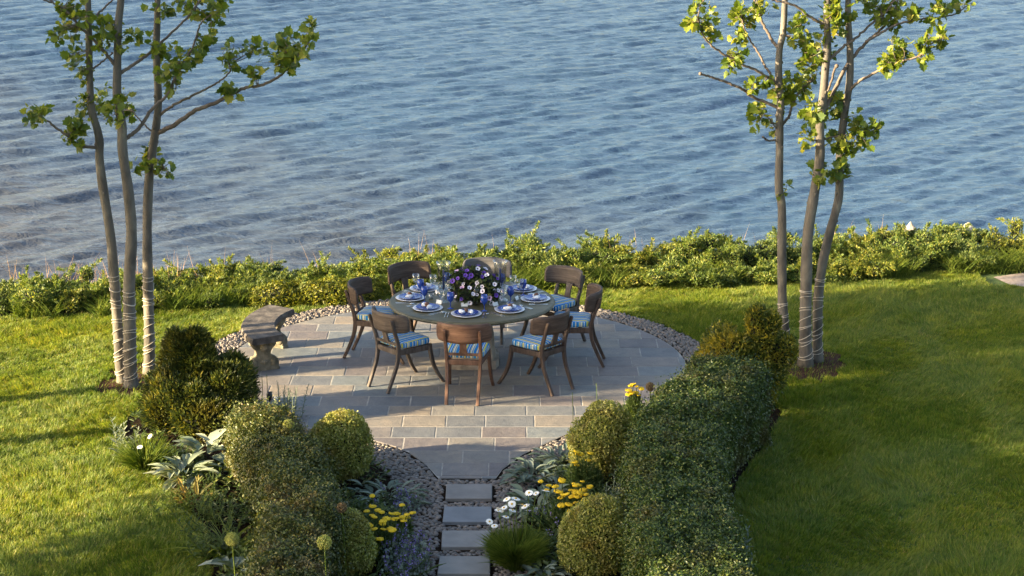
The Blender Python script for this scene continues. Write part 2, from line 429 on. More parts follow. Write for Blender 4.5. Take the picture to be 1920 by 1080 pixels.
# stepping stones
ords = ['closest to the patio', 'second from the patio, bluish grey', 'third from the patio', 'at the bottom edge of the picture']
for i, top in enumerate((16.98, 16.41, 15.84, 15.27)):
    s = slab([(-.615 + r_.uniform(-.01, .01), top - .385), (-.175, top - .385), (-.178, top), (-.615, top)], 0, .045, .006)
    mm = surf('step_stone', [[(.3, (.15, .14, .13)), (.7, (.21, .195, .18))], [(.3, (.125, .135, .148)), (.7, (.17, .182, .195))],
                             [(.3, (.16, .152, .142)), (.7, (.22, .21, .195))], [(.3, (.15, .148, .14)), (.7, (.21, .20, .185))]][i], 6, .7, .5, .008)
    build('stepping_stone', [(*s, 0, False)], [mm], label='rectangular stepping stone set in pebbles, ' + ords[i], cat='stepping stone', group='stepping stones in the pebble path')
STEPS = [(-.64, -.15, t - .41, t + .025) for t in (16.98, 16.41, 15.84, 15.27)]
# pebbles
PATHX = (-.98, .12)
def pebble_region(P):
    d = np.linalg.norm(P - PC, axis=1); infl = inpoly(P, OUT); do = pdist(P, OUT)
    ring = (d < PR_OUT + .02 * np.sin(np.arctan2(P[:, 1] - PC[1], P[:, 0] - PC[0]) * 7)) & (P[:, 1] > 18)
    neck = (do < .42) & (P[:, 1] < 18.6)
    path = (P[:, 0] > PATHX[0]) & (P[:, 0] < PATHX[1]) & (P[:, 1] < 17.3) & (P[:, 1] > 12.5)
    ok = (ring | neck | path) & ~infl & (do > .022)
    for x0, x1, y0, y1 in STEPS: ok &= ~((P[:, 0] > x0) & (P[:, 0] < x1) & (P[:, 1] > y0) & (P[:, 1] < y1))
    return ok
def pebbles():
    gx = np.arange(-4, 3, .043); gy = np.arange(12.5, 24.2, .034)
    X, Y = np.meshgrid(gx, gy); X[::2] += .0215
    P = np.stack([X.ravel(), Y.ravel()], 1) + rng.uniform(-.014, .014, (X.size, 2)); P = P[pebble_region(P)]
    n = len(P); ev, ef = ellipsoid((0, 0, 0), (1, 1, 1), 9, 6)
    tri = []
    for f in ef:
        tri += [f] if len(f) == 3 else [[f[0], f[1], f[2]], [f[0], f[2], f[3]]]
    a = rng.normal(0, .55, n) + np.where(P[:, 1] > 17.5, np.arctan2(P[:, 1] - PC[1], P[:, 0] - PC[0]) + np.pi / 2, 0)
    D = np.stack([np.cos(a), np.sin(a), rng.normal(0, .15, n)], 1); Nn = np.stack([rng.normal(0, .25, n), rng.normal(0, .25, n), np.ones(n)], 1)
    sc = np.stack([rng.uniform(.018, .034, n), rng.uniform(.013, .022, n), rng.uniform(.010, .021, n)], 1)
    Vv, Fv = scatter(ev, np.array(tri), np.c_[P, rng.uniform(.008, .022, n)], frames(D, Nn), sc)
    m, t, b = newmat('pebble'); g = N(t, 'ShaderNodeNewGeometry')
    col = ramp(t, g.outputs['Random Per Island'], [(0, (.07, .062, .057)), (.25, (.115, .10, .09)), (.5, (.16, .138, .115)), (.7, (.125, .113, .105)), (.85, (.20, .168, .14)), (.93, (.12, .082, .063)), (1, (.22, .20, .18))])
    nn = noise(t, 45, 4, coords(t)); col = mixc(t, .4, col, ramp(t, nn, [(.3, (.3, .3, .3)), (.7, (.7, .7, .7))]), 'OVERLAY')
    t.links.new(col, b.inputs['Base Color']); b.inputs['Roughness'].default_value = .6
    build('pebbles', [(Vv, Fv, 0, True)], [m], kind='stuff', label='rounded river pebbles set on edge around the flagstones and steps', cat='pebbles')
pebbles()
def rpoly(n0, n1, off):  # pebble bed mortar sheets
    pass
ringo = [(PC[0] + (PR_OUT + .0) * math.cos(a), PC[1] + PR_OUT * math.sin(a)) for a in np.linspace(0, 2 * np.pi, 90, endpoint=False)]
sheet('pebble_bed', ringo, .010, SOIL); sheet('path_bed', [(PATHX[0], 12.5), (PATHX[1], 12.5), (PATHX[1], 17.3), (.7, 18.4), (-1.6, 18.4), (PATHX[0], 17.3)], .014, SOIL)

# grass
def grass_mask(P):
    ok = (P[:, 1] < edge(P[:, 0]) + .15) & (np.linalg.norm(P - PC, axis=1) > PR_OUT + .02)
    for poly in (BEDL, BEDR): ok &= ~inpoly(P, poly)
    ok &= ~((P[:, 0] > -1.8) & (P[:, 0] < .9) & (P[:, 1] < 18.6))
    ok &= ~((P[:, 0] > 6.15) & (P[:, 1] > 24.25) & (P[:, 0] < 7.2))
    for poly in (MULL, MULR): ok &= ~inpoly(P, poly) | (rng.random(len(P)) < .06)
    return ok
def grass():
    n = 1900000
    Y = np.sqrt(rng.uniform(13.6 ** 2, 25.4 ** 2, n)); X = rng.uniform(-1, 1, n) * (Y * .29 + .9)
    P = np.stack([X, Y], 1); P = P[grass_mask(P)]; n = len(P)
    nz = vnoise(P, 2.2, 1); nz2 = vnoise(P, 6, 2)
    h = (.046 + .016 * nz + .018 * nz2 + .020 * vnoise(P, 19, 8)) * rng.uniform(.55, 1.25, n); h = np.clip(h, .018, .09)
    la = vnoise(P, 1.6, 3) * 3.1 + rng.normal(0, .9, n); lean = (.55 + .5 * vnoise(P, 5, 4)) + rng.uniform(-.2, .5, n)
    a = rng.uniform(0, 6.283, n); w = rng.uniform(.0026, .0058, n)
    dx, dy = np.cos(a) * w, np.sin(a) * w
    B1 = np.stack([X * 0 + P[:, 0] + dx, P[:, 1] + dy, np.zeros(n)], 1) if False else np.stack([P[:, 0] + dx, P[:, 1] + dy, np.zeros(n)], 1)
    B2 = np.stack([P[:, 0] - dx, P[:, 1] - dy, np.zeros(n)], 1)
    Tp = np.stack([P[:, 0] + np.cos(la) * lean * h, P[:, 1] + np.sin(la) * lean * h, h], 1)
    Vv = np.stack([B1, B2, Tp], 1).reshape(-1, 3); Fv = np.arange(3 * n).reshape(n, 3)
    m, t, b = newmat('grass_blade'); g = N(t, 'ShaderNodeNewGeometry')
    c1 = ramp(t, g.outputs['Random Per Island'], [(0, (.056, .102, .016)), (.4, (.115, .175, .022)), (.75, (.18, .225, .030)), (.94, (.24, .235, .055)), (1, (.34, .29, .13))])
    n0 = noise(t, 3.2, 5, coords(t), .65); c1 = mixc(t, .6, c1, ramp(t, n0, [(.3, (.30, .36, .36)), (.5, (.5, .5, .5)), (.7, (.70, .62, .44))]), 'OVERLAY')  # both noises mottle the blades: own yellow-green variation plus light dapples put into colour
    n1 = noise(t, .8, 4, coords(t)); c1 = mixc(t, .5, c1, ramp(t, n1, [(.3, (.30, .40, .42)), (.5, (.5, .5, .5)), (.7, (.68, .60, .38))]), 'OVERLAY')
    t.links.new(c1, b.inputs['Base Color']); b.inputs['Roughness'].default_value = .5; b.inputs['Specular IOR Level'].default_value = .3
    tr = N(t, 'ShaderNodeBsdfTranslucent'); ms = N(t, 'ShaderNodeMixShader'); ms.inputs[0].default_value = .4
    t.links.new(mixc(t, 1.0, c1, (1.5, 1.4, .6), 'MULTIPLY'), tr.inputs[0])
    t.links.new(b.outputs[0], ms.inputs[1]); t.links.new(tr.outputs[0], ms.inputs[2]); t.links.new(ms.outputs[0], t.nodes['Material Output'].inputs[0])
    build('grass', [(Vv, Fv, 0, False)], [m], kind='stuff', label='mown green grass of the lawn on both sides of the patio', cat='grass')
grass()

# ================================================================ TREES
def barkmat(name, stops):
    m, t, b = newmat(name); v = coords(t, 'Object', (1, 1, .45))
    n = noise(t, 7, 6, v, .6, .5); col = ramp(t, n, stops)
    vo = N(t, 'ShaderNodeTexVoronoi'); vo.inputs['Scale'].default_value = 9; t.links.new(v, vo.inputs['Vector'])
    col = mixc(t, .5, col, ramp(t, vo.outputs['Distance'], [(.2, (.35, .35, .35)), (.6, (.6, .58, .54))]), 'OVERLAY')
    t.links.new(col, b.inputs['Base Color']); b.inputs['Roughness'].default_value = .8
    bump(t, b, noise(t, 26, 6, v), .6, .012); return m
BARK = barkmat('plane_bark', [(.3, (.045, .040, .035)), (.48, (.095, .085, .073)), (.62, (.13, .118, .10)), (.72, (.22, .20, .165))])
TWIG = barkmat('twig_bark', [(.3, (.07, .055, .045)), (.7, (.17, .135, .11))])
PLEAF = leafmat('plane_leaf', [(0, (.05, .09, .012)), (.4, (.11, .16, .018)), (.75, (.18, .22, .028)), (1, (.28, .27, .05))], .42, .45)
WIRE = surf('wire', [(.3, (.34, .30, .24)), (.7, (.58, .52, .43))], 14, .7, 0)
def zoomL(L): return [(x / 3, y / 3) for x, y in L]
def zoomR(L): return [(x / 3 + 1250, y / 3) for x, y in L]
def zoomB(L): return [(x / 3.374 + 1380, y / 3.374 + 380) for x, y in L]
TR = {
 'A': dict(Y=20.2, r0=.060, r1=.040, p=[(230, 717), (226, 690), (222, 630), (213, 510), (207, 440)] + zoomL([(580, 1060), (560, 900), (560, 800), (545, 720), (515, 620), (505, 450), (500, 200), (495, 0), (490, -300), (500, -600)])),
 'B': dict(Y=20.05, r0=.072, r1=.044, p=[(246, 725), (244, 680), (243, 607), (242, 540), (246, 460), (246, 420)] + zoomL([(720, 1060), (690, 850), (685, 700), (660, 560), (660, 380), (665, 150), (680, 0), (700, -300), (690, -600)])),
 'C': dict(Y=20.7, r0=.062, r1=.036, p=[(279, 700), (280, 640), (278, 550), (276, 440)] + zoomL([(835, 1060), (850, 900), (880, 700), (890, 550), (880, 300), (885, 100), (887, 0), (900, -300), (910, -600)])),
 'D': dict(Y=21.1, r0=.058, r1=.040, p=zoomB([(325, 1010), (315, 900), (297, 700), (292, 560), (290, 300), (290, 30)]) + zoomR([(632, 1060), (635, 850), (635, 700), (640, 550), (630, 420), (635, 280), (655, 180), (665, 0), (675, -300), (670, -600)])),
 'E': dict(Y=20.75, r0=.068, r1=.040, p=zoomB([(440, 1035), (440, 700), (445, 450), (455, 200), (485, 0)]) + zoomR([(835, 1060), (862, 880), (862, 700), (880, 550), (892, 400), (905, 250), (900, 100), (905, 0), (925, -300), (930, -600)])),
 'F': dict(Y=20.95, r0=.058, r1=.040, p=zoomB([(515, 1005), (515, 800), (520, 600), (545, 400), (590, 200), (640, 20)]) + zoomR([(972, 1060), (975, 850), (1000, 650), (1030, 450), (1030, 250), (1020, 100), (1022, 0), (1040, -300), (1050, -600)])),
}
LIMBS = [  # tree, depth change at the tip, traced pixels, start radius, end radius
 ('C', -.5, zoomL([(900, 765), (1000, 690), (1100, 620), (1220, 575), (1360, 500), (1480, 475), (1580, 420), (1680, 310), (1740, 230), (1770, 130)]), .027, .007),
 ('C', -.3, zoomL([(902, 650), (980, 590), (1100, 530), (1200, 480), (1290, 410), (1290, 350)]), .016, .007),
 ('B', .3, zoomL([(705, 810), (780, 720), (850, 620), (950, 520), (1000, 400), (1090, 250), (1130, 130), (1220, 60)]), .022, .007),
 ('B', .4, zoomL([(685, 430), (770, 350), (850, 290), (960, 190), (1070, 80), (1120, 10), (1160, -60)]), .019, .007),
 ('B', -.3, zoomL([(640, 360), (560, 260), (460, 160), (370, 60), (300, 20), (230, -5)]), .019, .008),
 ('A', .15, zoomL([(525, 400), (570, 350), (630, 300)]), .012, .008),
 ('A', -.3, zoomL([(545, 830), (440, 820), (370, 760), (280, 690), (200, 640), (180, 590)]), .019, .006),
 ('A', .2, zoomL([(515, 140), (560, 70), (630, 0), (680, -60)]), .014, .007),
 ('C', .2, zoomL([(850, 745), (790, 680), (740, 610)]), .011, .005),
 ('C', -.2, zoomL([(870, 880), (910, 920), (950, 980)]), .009, .004),
 ('D', -.3, zoomR([(615, 610), (480, 540), (420, 500), (300, 450), (190, 415)]), .018, .012),
 ('D', .25, zoomR([(605, 515), (560, 380), (510, 290), (440, 170), (420, 90)]), .016, .007),
 ('D', .2, zoomR([(615, 300), (570, 190), (510, 60), (490, -10)]), .019, .011),
 ('D', -.45, zoomR([(600, 480), (530, 410), (420, 360), (300, 290), (220, 220), (180, 120), (190, 20)]), .017, .007),
 ('D', .2, zoomR([(645, 710), (690, 650), (710, 580), (760, 500), (830, 450)]), .018, .007),
 ('D', -.15, zoomR([(620, 800), (570, 790), (545, 770)]), .012, .008),
 ('D', -.1, zoomR([(615, 740), (580, 670), (520, 620)]), .009, .005),
 ('E', .4, zoomR([(880, 640), (930, 540), (1000, 390), (1060, 310), (1130, 230), (1200, 170), (1280, 60), (1300, 0)]), .026, .009),
 ('F', -.4, zoomR([(1030, 510), (1080, 460), (1190, 400), (1300, 350), (1420, 315), (1480, 250), (1540, 220)]), .018, .006),
 ('E', .3, zoomR([(915, 345), (1000, 260), (1070, 210), (1180, 110), (1240, 60), (1280, 0)]), .017, .008),
 ('E', .5, zoomR([(1120, 235), (1250, 160), (1350, 120), (1500, 100), (1620, 80), (1690, 30)]), .015, .006),
 ('E', -.2, zoomR([(890, 155), (800, 90), (720, 30), (600, 0), (540, -30)]), .017, .009),
 ('E', -.1, zoomR([(905, 560), (920, 480), (945, 395), (955, 370)]), .011, .014),
 ('F', .2, zoomR([(1000, 205), (960, 195), (900, 200)]), .01, .006),
 ('E', .2, zoomR([(870, 800), (930, 770), (990, 760), (1080, 740), (1160, 750)]), .01, .004),
]
CLL = [(330,220,45),(400,180,55),(400,330,70),(450,400,50),(380,40,55),(440,70,50),(600,230,55),(690,220,65),(760,200,25),(560,600,95),(480,580,45),(650,650,60),(700,550,40),(720,650,50),(230,630,55),(170,660,25),(400,780,55),(440,700,55),(970,360,100),(900,290,60),(1000,450,65),(870,270,40),(940,70,50),(1100,50,80),(1200,100,65),(1240,20,40),(1150,230,45),(1090,320,40),(1310,280,40),(1290,370,45),(1290,500,30),(1560,330,100),(1640,300,85),(1450,270,45),(1430,380,35),(1600,220,55),(1740,130,40),(1720,200,35),(860,920,55),(910,950,55),(780,940,30),(820,860,40),(600,150,30),(520,100,30),(1020,20,50)]
CLR = [(200,30,45),(190,110,50),(120,150,35),(260,190,45),(390,100,55),(440,50,55),(470,110,30),(395,210,35),(380,290,40),(410,330,35),(380,370,45),(480,470,45),(540,470,30),(520,30,45),(560,50,30),(740,130,45),(760,210,60),(830,300,65),(880,260,55),(800,340,60),(800,420,55),(720,440,55),(640,500,50),(620,570,45),(690,540,55),(760,500,45),(500,610,35),(520,680,45),(570,720,25),(900,20,60),(940,60,65),(940,150,65),(1000,100,55),(1140,20,55),(1200,80,50),(1250,110,55),(1290,15,60),(1400,90,45),(1500,70,40),(1560,40,45),(1620,30,40),(1690,35,20),(1280,300,55),(1240,350,55),(1340,300,35),(1440,250,45),(1460,300,40),(1545,215,35),(1480,190,20),(780,660,55),(830,620,40),(770,790,45),(870,680,55),(930,590,45),(980,570,25),(960,620,40),(980,790,55),(1060,790,65),(1090,720,45),(1160,760,40),(1170,710,28),(1050,650,22),(1000,840,45),(1100,820,40),(1010,890,35),(890,940,40),(940,980,50),(1010,960,25),(870,1010,40),(660,1070,25)]
TLAB = {'A': ('leftmost of the three wire-wrapped plane trees on the sunny left lawn', 'wrapped slim plane trunk leaning outwards'),
 'B': ('thickest of the three left plane trees, standing between the other two', ''), 'C': ('left-hand plane tree whose long bare limb reaches out towards the water above the bench', ''),
 'D': ('right-hand plane tree set apart from its pair, closest to the table', ''), 'E': ('right-hand plane tree in the middle of its trio with pale straight trunk', ''), 'F': ('rightmost plane tree, its trunk leaning away to the right', '')}
def trees():
    roots, pos, owner, limbs = {}, [], [], {}
    for k, d in TR.items():
        Y0 = d['Y']; pp = d['p']; g = G(*pp[0]); Y0 = g[1]
        P3 = np.array([T(px, py, Y0) for px, py in pp]); P3[0][2] = -.03
        P = spline(P3, 64)
        tt = np.linspace(0, 1, 64); rad = d['r0'] * (1 - tt) ** 1.0 + d['r1'] * tt * .75
        rad = d['r0'] + (d['r1'] * .7 - d['r0']) * tt
        rad[0] *= 1.45; rad[1] *= 1.15; rad *= 1 + .035 * np.sin(tt * 46 + Y0 * 7) + .02 * np.sin(tt * 91)
        root = thing('plane_tree', TLAB[k][0], 'tree', g, group='slim plane trees planted in threes'); roots[k] = (root, g, P, rad)
        tv, tf = tube(P - g, rad, 14)
        prt = [(tv, tf, 0, True)]
        for _ in range(9):      # branch scars
            i = rng.integers(12, 50); a = rng.uniform(0, 6.28); q = P[i] - g + rad[i] * .9 * np.array([math.cos(a), math.sin(a), 0])
            ev, ef = ellipsoid(q, (.016, .016, .02), 8, 5); prt.append((ev, ef, 0, True))
        build('trunk', prt, [BARK], root)
        for i in range(0, 64, 2): pos.append(P[i]); owner.append(k)
    for k, dz, pp, ra, rb in LIMBS:
        root, g, P, rad = roots[k]; n = len(pp); Y0 = g[1]
        Q = np.array([T(px, py, Y0 + dz * (i / (n - 1)) ** .8) for i, (px, py) in enumerate(pp)])
        i0 = np.argmin(np.linalg.norm(P - Q[0], axis=1)) if k + str(len(pos)) else 0
        if np.linalg.norm(P[i0] - Q[0]) < .15: Q[0] = P[i0]
        L = spline(Q, 8 * n); L[2:] += rng.normal(0, .0035, L[2:].shape)
        tv, tf = tube(L - g, np.linspace(ra, rb, len(L)), 9)
        prt = [(tv, tf, 0, True)]
        if rb > ra * .6:
            ev, ef = ellipsoid(L[-1] - g, (rb * 1.7,) * 3, 8, 6); prt.append((ev, ef, 0, True))
        build('limb', prt, [TWIG], root)
        for i in range(0, len(L), 3): pos.append(L[i]); owner.append(k)
    pos = np.array(pos)
    cl = {k: [] for k in TR}
    extra = []
    for base, zl in ((CLL, zoomL), (CLR, zoomR)):
        ex = [(rng.uniform(150, 1300), rng.uniform(-560, -40), rng.uniform(40, 80)) for _ in range(34)]
        if base is CLR: ex = [(x + 150, y, r) for x, y, r in ex]
        for x, y, r in list(base) + ex:
            px, py = zl([(x, y)])[0]
            pxy = np.array([(960 + F_PX * q[0] / (q[1] * c_ - (q[2] - CAM_H) * s_), 540 - F_PX * (q[1] * s_ + (q[2] - CAM_H) * c_) / (q[1] * c_ - (q[2] - CAM_H) * s_)) for q in pos])
            j = np.argmin(np.linalg.norm(pxy - [px, py], axis=1))
            q = pos[j]; c = T(px, py, q[1] + rng.normal(0, .12)); cl[owner[j]].append((c, r / 3 / 172, q))
    for k, (root, g, P, rad) in roots.items():
        prt = []; Ps, Ds, Ns, Sc = [], [], [], []
        for c, r, q in cl[k]:
            nt_ = max(3, int(r * 76))
            for _ in range(nt_):
                e = c + rng.normal(0, .62, 3) * r; mid = (q + e) / 2 + rng.normal(0, .03, 3); tw = spline([q - g, mid - g, e - g], 7)
                tv, tf = tube(tw, np.linspace(.0042, .0016, 7), 4, False); prt.append((tv, tf, 1, True))
                n = rng.integers(3, 8); u = rng.uniform(.55, 1.05, n) * 6; o = rng.normal(0, .022, (n, 3))
                Ps.append(np.stack([np.interp(u, range(7), tw[:, i]) for i in range(3)], 1) + o)
                Ds.append(unit(o) * .7 + unit(e - q) * .3 + rng.normal(0, .45, (n, 3)) + [0, 0, -.1]); Ns.append(rng.normal(0, .65, (n, 3)) + [-.15, -.35, .7])
                Sc.append(rng.uniform(.032, .11, n) * rng.uniform(.75, 1.15))
        lv, lf = scatter(*PLANE, np.concatenate(Ps), frames(np.concatenate(Ds), np.concatenate(Ns)), np.concatenate(Sc))
        prt.insert(0, (lv, lf, 0, False)); build('crown', prt, [PLEAF, TWIG], root)
    # wire for lights wound round the foot of each trunk
    wl = {'A': (510, 'on the leftmost trunk of the left trio'), 'B': (540, 'on the thickest middle trunk of the left trio'), 'C': (512, 'on the left trio trunk next to the dark yew'),
          'D': (562, 'on the single trunk behind the yellow-green shrub'), 'E': (537, 'on the middle trunk of the right trio'), 'F': (515, 'on the rightmost trunk of the right trio')}
    for k, (ytop, where) in wl.items():
        root, g, P, rad = roots[k]; ztop = T(960, ytop, g[1])[2]
        turns = 17 if k in 'ABC' else 13; n = turns * 26
        z = np.linspace(.05, ztop, n); a = np.linspace(0, turns * 6.283, n)
        z = z + .030 * np.sin(a * .37 + 1) + .022 * np.sin(a * 1.0 + z * 5) + .016 * np.sin(a * .11)
        z = np.where(np.arange(n) > n * .88, z - .5 * (z - ztop + .06), z)
        cx = np.interp(z, P[:, 2], P[:, 0]); cyy = np.interp(z, P[:, 2], P[:, 1]); rr = np.interp(z, P[:, 2], rad) + .006
        W_ = np.stack([cx + rr * np.cos(a), cyy + rr * np.sin(a), z], 1)
        tv, tf = tube(W_, .0038, 5)
        build('wound_wire', [(tv, tf, 0, True)], [WIRE], label='pale light-string wire wound ' + where, cat='string lights', group='light wires wound on tree trunks')
trees()

# ================================================================ SHRUBS AND HEDGES
def lobes_points(lobes, n, shell=.28, seed=0, lump=.12, ls=7, zmin=.01):
    L = np.array(lobes, float); area = (L[:, 3] * L[:, 4] + L[:, 3] * L[:, 5] + L[:, 4] * L[:, 5]); Ps, Ns = [], []
    for i, l in enumerate(L):
        m = int(n * area[i] / area.sum()); d = rnd_dirs(m); d = d[d[:, 2] > -.55]
        f = 1 - shell * rng.random(len(d)) ** 2.0
        base = l[:3] + d * l[3:]
        f = f * (1 + lump * vnoise(base, ls, seed)) + .03 * rng.normal(size=len(d))
        P = l[:3] + d * l[3:] * f[:, None]; Nn = unit(d / l[3:])
        ok = P[:, 2] > zmin
        for j, k in enumerate(L):
            if j != i: ok &= (((P - k[:3]) / k[3:]) ** 2).sum(1) > .6
        Ps.append(P[ok]); Ns.append(Nn[ok])
    return np.concatenate(Ps), np.concatenate(Ns)
def leaves(P, Nn, L, Wd, up=.0, out=.35, jit=.7, tmpl=LEAF):
    n = len(P); D = rng.normal(0, 1, (n, 3)); D -= (D * Nn).sum(1, keepdims=True) * Nn; D = unit(D) + out * Nn + [0, 0, up]
    s = rng.uniform(.65, 1.35, n); sc = np.stack([L * s, Wd * s, L * s], 1)
    return scatter(*tmpl, P, frames(D, Nn + rng.normal(0, jit, (n, 3))), sc)
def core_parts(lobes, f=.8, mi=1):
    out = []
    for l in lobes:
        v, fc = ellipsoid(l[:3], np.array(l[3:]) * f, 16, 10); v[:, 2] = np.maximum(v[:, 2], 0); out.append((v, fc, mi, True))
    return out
def shrub(name, label, cat, c, lobes, n, L, Wd, mat, group=None, stem=True, part='foliage', **kw):
    cf = kw.pop('coref', .8); lk = {k: kw.pop(k) for k in ('shell', 'seed', 'lump', 'ls', 'zmin') if k in kw}
    root = thing(name, label, cat, c, group=group)
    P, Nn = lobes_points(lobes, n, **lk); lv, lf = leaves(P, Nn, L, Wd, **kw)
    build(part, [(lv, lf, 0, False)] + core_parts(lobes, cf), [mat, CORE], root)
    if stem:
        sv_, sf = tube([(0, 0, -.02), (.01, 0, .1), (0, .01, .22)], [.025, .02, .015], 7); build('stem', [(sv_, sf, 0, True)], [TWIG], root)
    return root
BOX = leafmat('box_leaf', [(0, (.09, .115, .02)), (.35, (.19, .215, .038)), (.7, (.28, .285, .06)), (1, (.40, .37, .13))], .3, .4, 5, (.20, .165, .035))
HEDGE = leafmat('hedge_leaf', [(0, (.016, .034, .009)), (.4, (.036, .066, .014)), (.75, (.070, .110, .022)), (1, (.15, .17, .045))], .25, .4, 2.6, (.085, .082, .022))
HEDGE2 = leafmat('hedge_leaf_browned', [(0, (.024, .038, .01)), (.4, (.052, .072, .018)), (.75, (.09, .11, .026)), (1, (.17, .16, .05))], .25, .4, 2.6, (.13, .10, .035))
YEW = leafmat('yew_needle', [(0, (.02, .034, .010)), (.5, (.05, .07, .015)), (.85, (.10, .11, .018)), (1, (.19, .165, .025))], .25, .45, 2.5, (.08, .07, .012))
EUON = leafmat('gold_leaf', [(0, (.03, .05, .009)), (.4, (.07, .095, .015)), (.75, (.15, .15, .02)), (1, (.30, .25, .03))], .35, .45, 4, (.34, .27, .025))
JUNI = leafmat('juniper_leaf', [(0, (.035, .07, .018)), (.4, (.09, .14, .03)), (.75, (.16, .205, .04)), (1, (.28, .27, .06))], .35, .5, 1.6, (.07, .11, .022))
JUNI2 = leafmat('juniper_dark', [(0, (.03, .06, .018)), (.4, (.075, .115, .03)), (.75, (.13, .17, .04)), (1, (.22, .23, .06))], .3, .5, 1.6)
JUNI3 = leafmat('rose_leaf', [(0, (.04, .07, .014)), (.4, (.11, .145, .024)), (.75, (.19, .21, .034)), (1, (.32, .28, .055))], .35, .5, 1.6)
JMND = leafmat('mound_leaf', [(0, (.05, .075, .006)), (.5, (.12, .14, .01)), (1, (.22, .2, .015))], .35, .5)
SILV = leafmat('silver_leaf', [(0, (.11, .15, .10)), (.5, (.20, .24, .16)), (1, (.31, .33, .24))], .2, .8)
SILV2 = leafmat('grey_leaf', [(0, (.085, .125, .095)), (.5, (.15, .19, .15)), (1, (.24, .275, .225))], .2, .8)
GRN = leafmat('border_leaf', [(0, (.03, .055, .014)), (.5, (.065, .105, .026)), (1, (.12, .16, .045))], .3, .5)
GRN2 = leafmat('fresh_leaf', [(0, (.055, .095, .014)), (.5, (.11, .16, .024)), (1, (.19, .22, .04))], .35, .5)

def pxlobe(c, px0, px1, ytop, z0, depth=.9):
    pass
# clipped box balls
def ball(px, ybase, ytop, rpx, label, n=34000, seed=0):
    g = G(px, ybase); Sx = F_PX / math.hypot(g[1], CAM_H); r = rpx / Sx
    g = G(px, ybase) + [0, r * .75, 0]; h = T(px, ytop, g[1] + r * .15)[2]
    shrub('box_ball', label, 'shrub', g, [(0, 0, h * .46, r * .97, r * .95, h * .47), (.08 * r, .1 * r, h * .66, r * .72, r * .7, h * .36), (-.16 * r, -.1 * r, h * .40, r * .84, r * .85, h * .42)], n, .022, .013, BOX, group='clipped box balls in the borders', seed=seed, coref=.76, lump=.16, ls=9, shell=.24, out=.6, jit=.9)
ball(634, 925, 773, 66, 'golden green clipped box ball left of the patio neck', seed=1)
ball(636, 1105, 958, 74, 'box ball with a tall allium in front, by the yellow flowers at bottom left', seed=2)
ball(1132, 915, 757, 64, 'golden box ball standing right of the patio neck', seed=3)
ball(1117, 1105, 934, 70, 'golden box ball at the bottom, right of the stepping stones', seed=4)
# hedges
def hedge(label, line, hw, h, n, seed, mat=HEDGE, name='hedge', wild_=.0, ex=.24):
    Lp = np.array(line, float); L3 = spline(np.c_[Lp, np.zeros(len(Lp))], 90)[:, :2]; c = np.array([*L3.mean(0), 0])
    seg = np.r_[0, np.cumsum(np.linalg.norm(np.diff(L3, axis=0), axis=1))]
    def at(t, a, f=1.0):
        x = np.interp(t, seg, L3[:, 0]); yv = np.interp(t, seg, L3[:, 1]); e = .3
        tx = np.interp(t + .05, seg, L3[:, 0]) - np.interp(t - .05, seg, L3[:, 0]); ty = np.interp(t + .05, seg, L3[:, 1]) - np.interp(t - .05, seg, L3[:, 1])
        l = np.hypot(tx, ty) + 1e-9; nx, ny = -ty / l, tx / l
        endf = np.clip(np.minimum(t + .02, seg[-1] - t + .02) / .28, 0, 1) ** .5
        sg = lambda q: np.sign(q) * np.abs(q) ** ex
        w = hw * sg(np.cos(a)) * endf * f; z = h * (.0 + sg(np.maximum(np.sin(a), 0))) * (f if True else 1) * (.75 + .25 * endf)
        P = np.stack([x + nx * w, yv + ny * w, z], 1)
        Nn = np.stack([nx * np.cos(a) ** 3 * 1.0, ny * np.cos(a) ** 3, np.maximum(np.sin(a), 0) ** 3], 1)
        return P, unit(Nn + 1e-6)
    # area-uniform choice of section angle
    aa = np.pi / 2 * (1 + np.sign(np.linspace(-1, 1, 6001)) * np.abs(np.linspace(-1, 1, 6001)) ** 4); sg = lambda q: np.sign(q) * np.abs(q) ** ex
    arc = np.r_[0, np.cumsum(np.hypot(np.diff(hw * sg(np.cos(aa))), np.diff(h * sg(np.sin(aa)))))]
    t = rng.uniform(0, seg[-1], n); a = np.interp(rng.uniform(0, arc[-1], n), arc, aa)
    P, Nn = at(t, a); P = P - c
    P += Nn * (.05 * vnoise(P, 4, seed) + .05 * vnoise(P, 13, seed + 1) + .02 * vnoise(P, 30, seed + 2) - .10 * rng.random(n) ** 2 + .11 * rng.random(n) ** 20 * (P[:, 2] > .3) + wild_ * vnoise(P, 7, seed + 5))[:, None]
    P[:, 2] = np.maximum(P[:, 2], .01)
    lv, lf = leaves(P, Nn, .024, .014, out=.6, jit=.9)
    tt = np.linspace(0, seg[-1], 50); ac = np.interp(np.linspace(0, arc[-1], 24), arc, aa)
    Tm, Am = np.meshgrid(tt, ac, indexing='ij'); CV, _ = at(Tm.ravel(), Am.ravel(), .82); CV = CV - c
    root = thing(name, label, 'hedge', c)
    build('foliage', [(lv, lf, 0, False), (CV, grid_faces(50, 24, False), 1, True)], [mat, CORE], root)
    return root
hedge('long dark clipped hedge curving along the right side of the path', [(2.28, 18.7), (1.9, 17.7), (1.55, 16.8), (1.40, 15.7), (1.36, 14.5), (1.36, 12.6)], .40, .80, 330000, 11)
hedge('clipped hedge with brownish sunlit flank on the left side of the path', [(-2.5, 17.5), (-2.2, 16.8), (-1.88, 15.9), (-1.72, 14.9), (-1.68, 12.6)], .30, .70, 240000, 21, HEDGE2, wild_=.06, ex=.36)
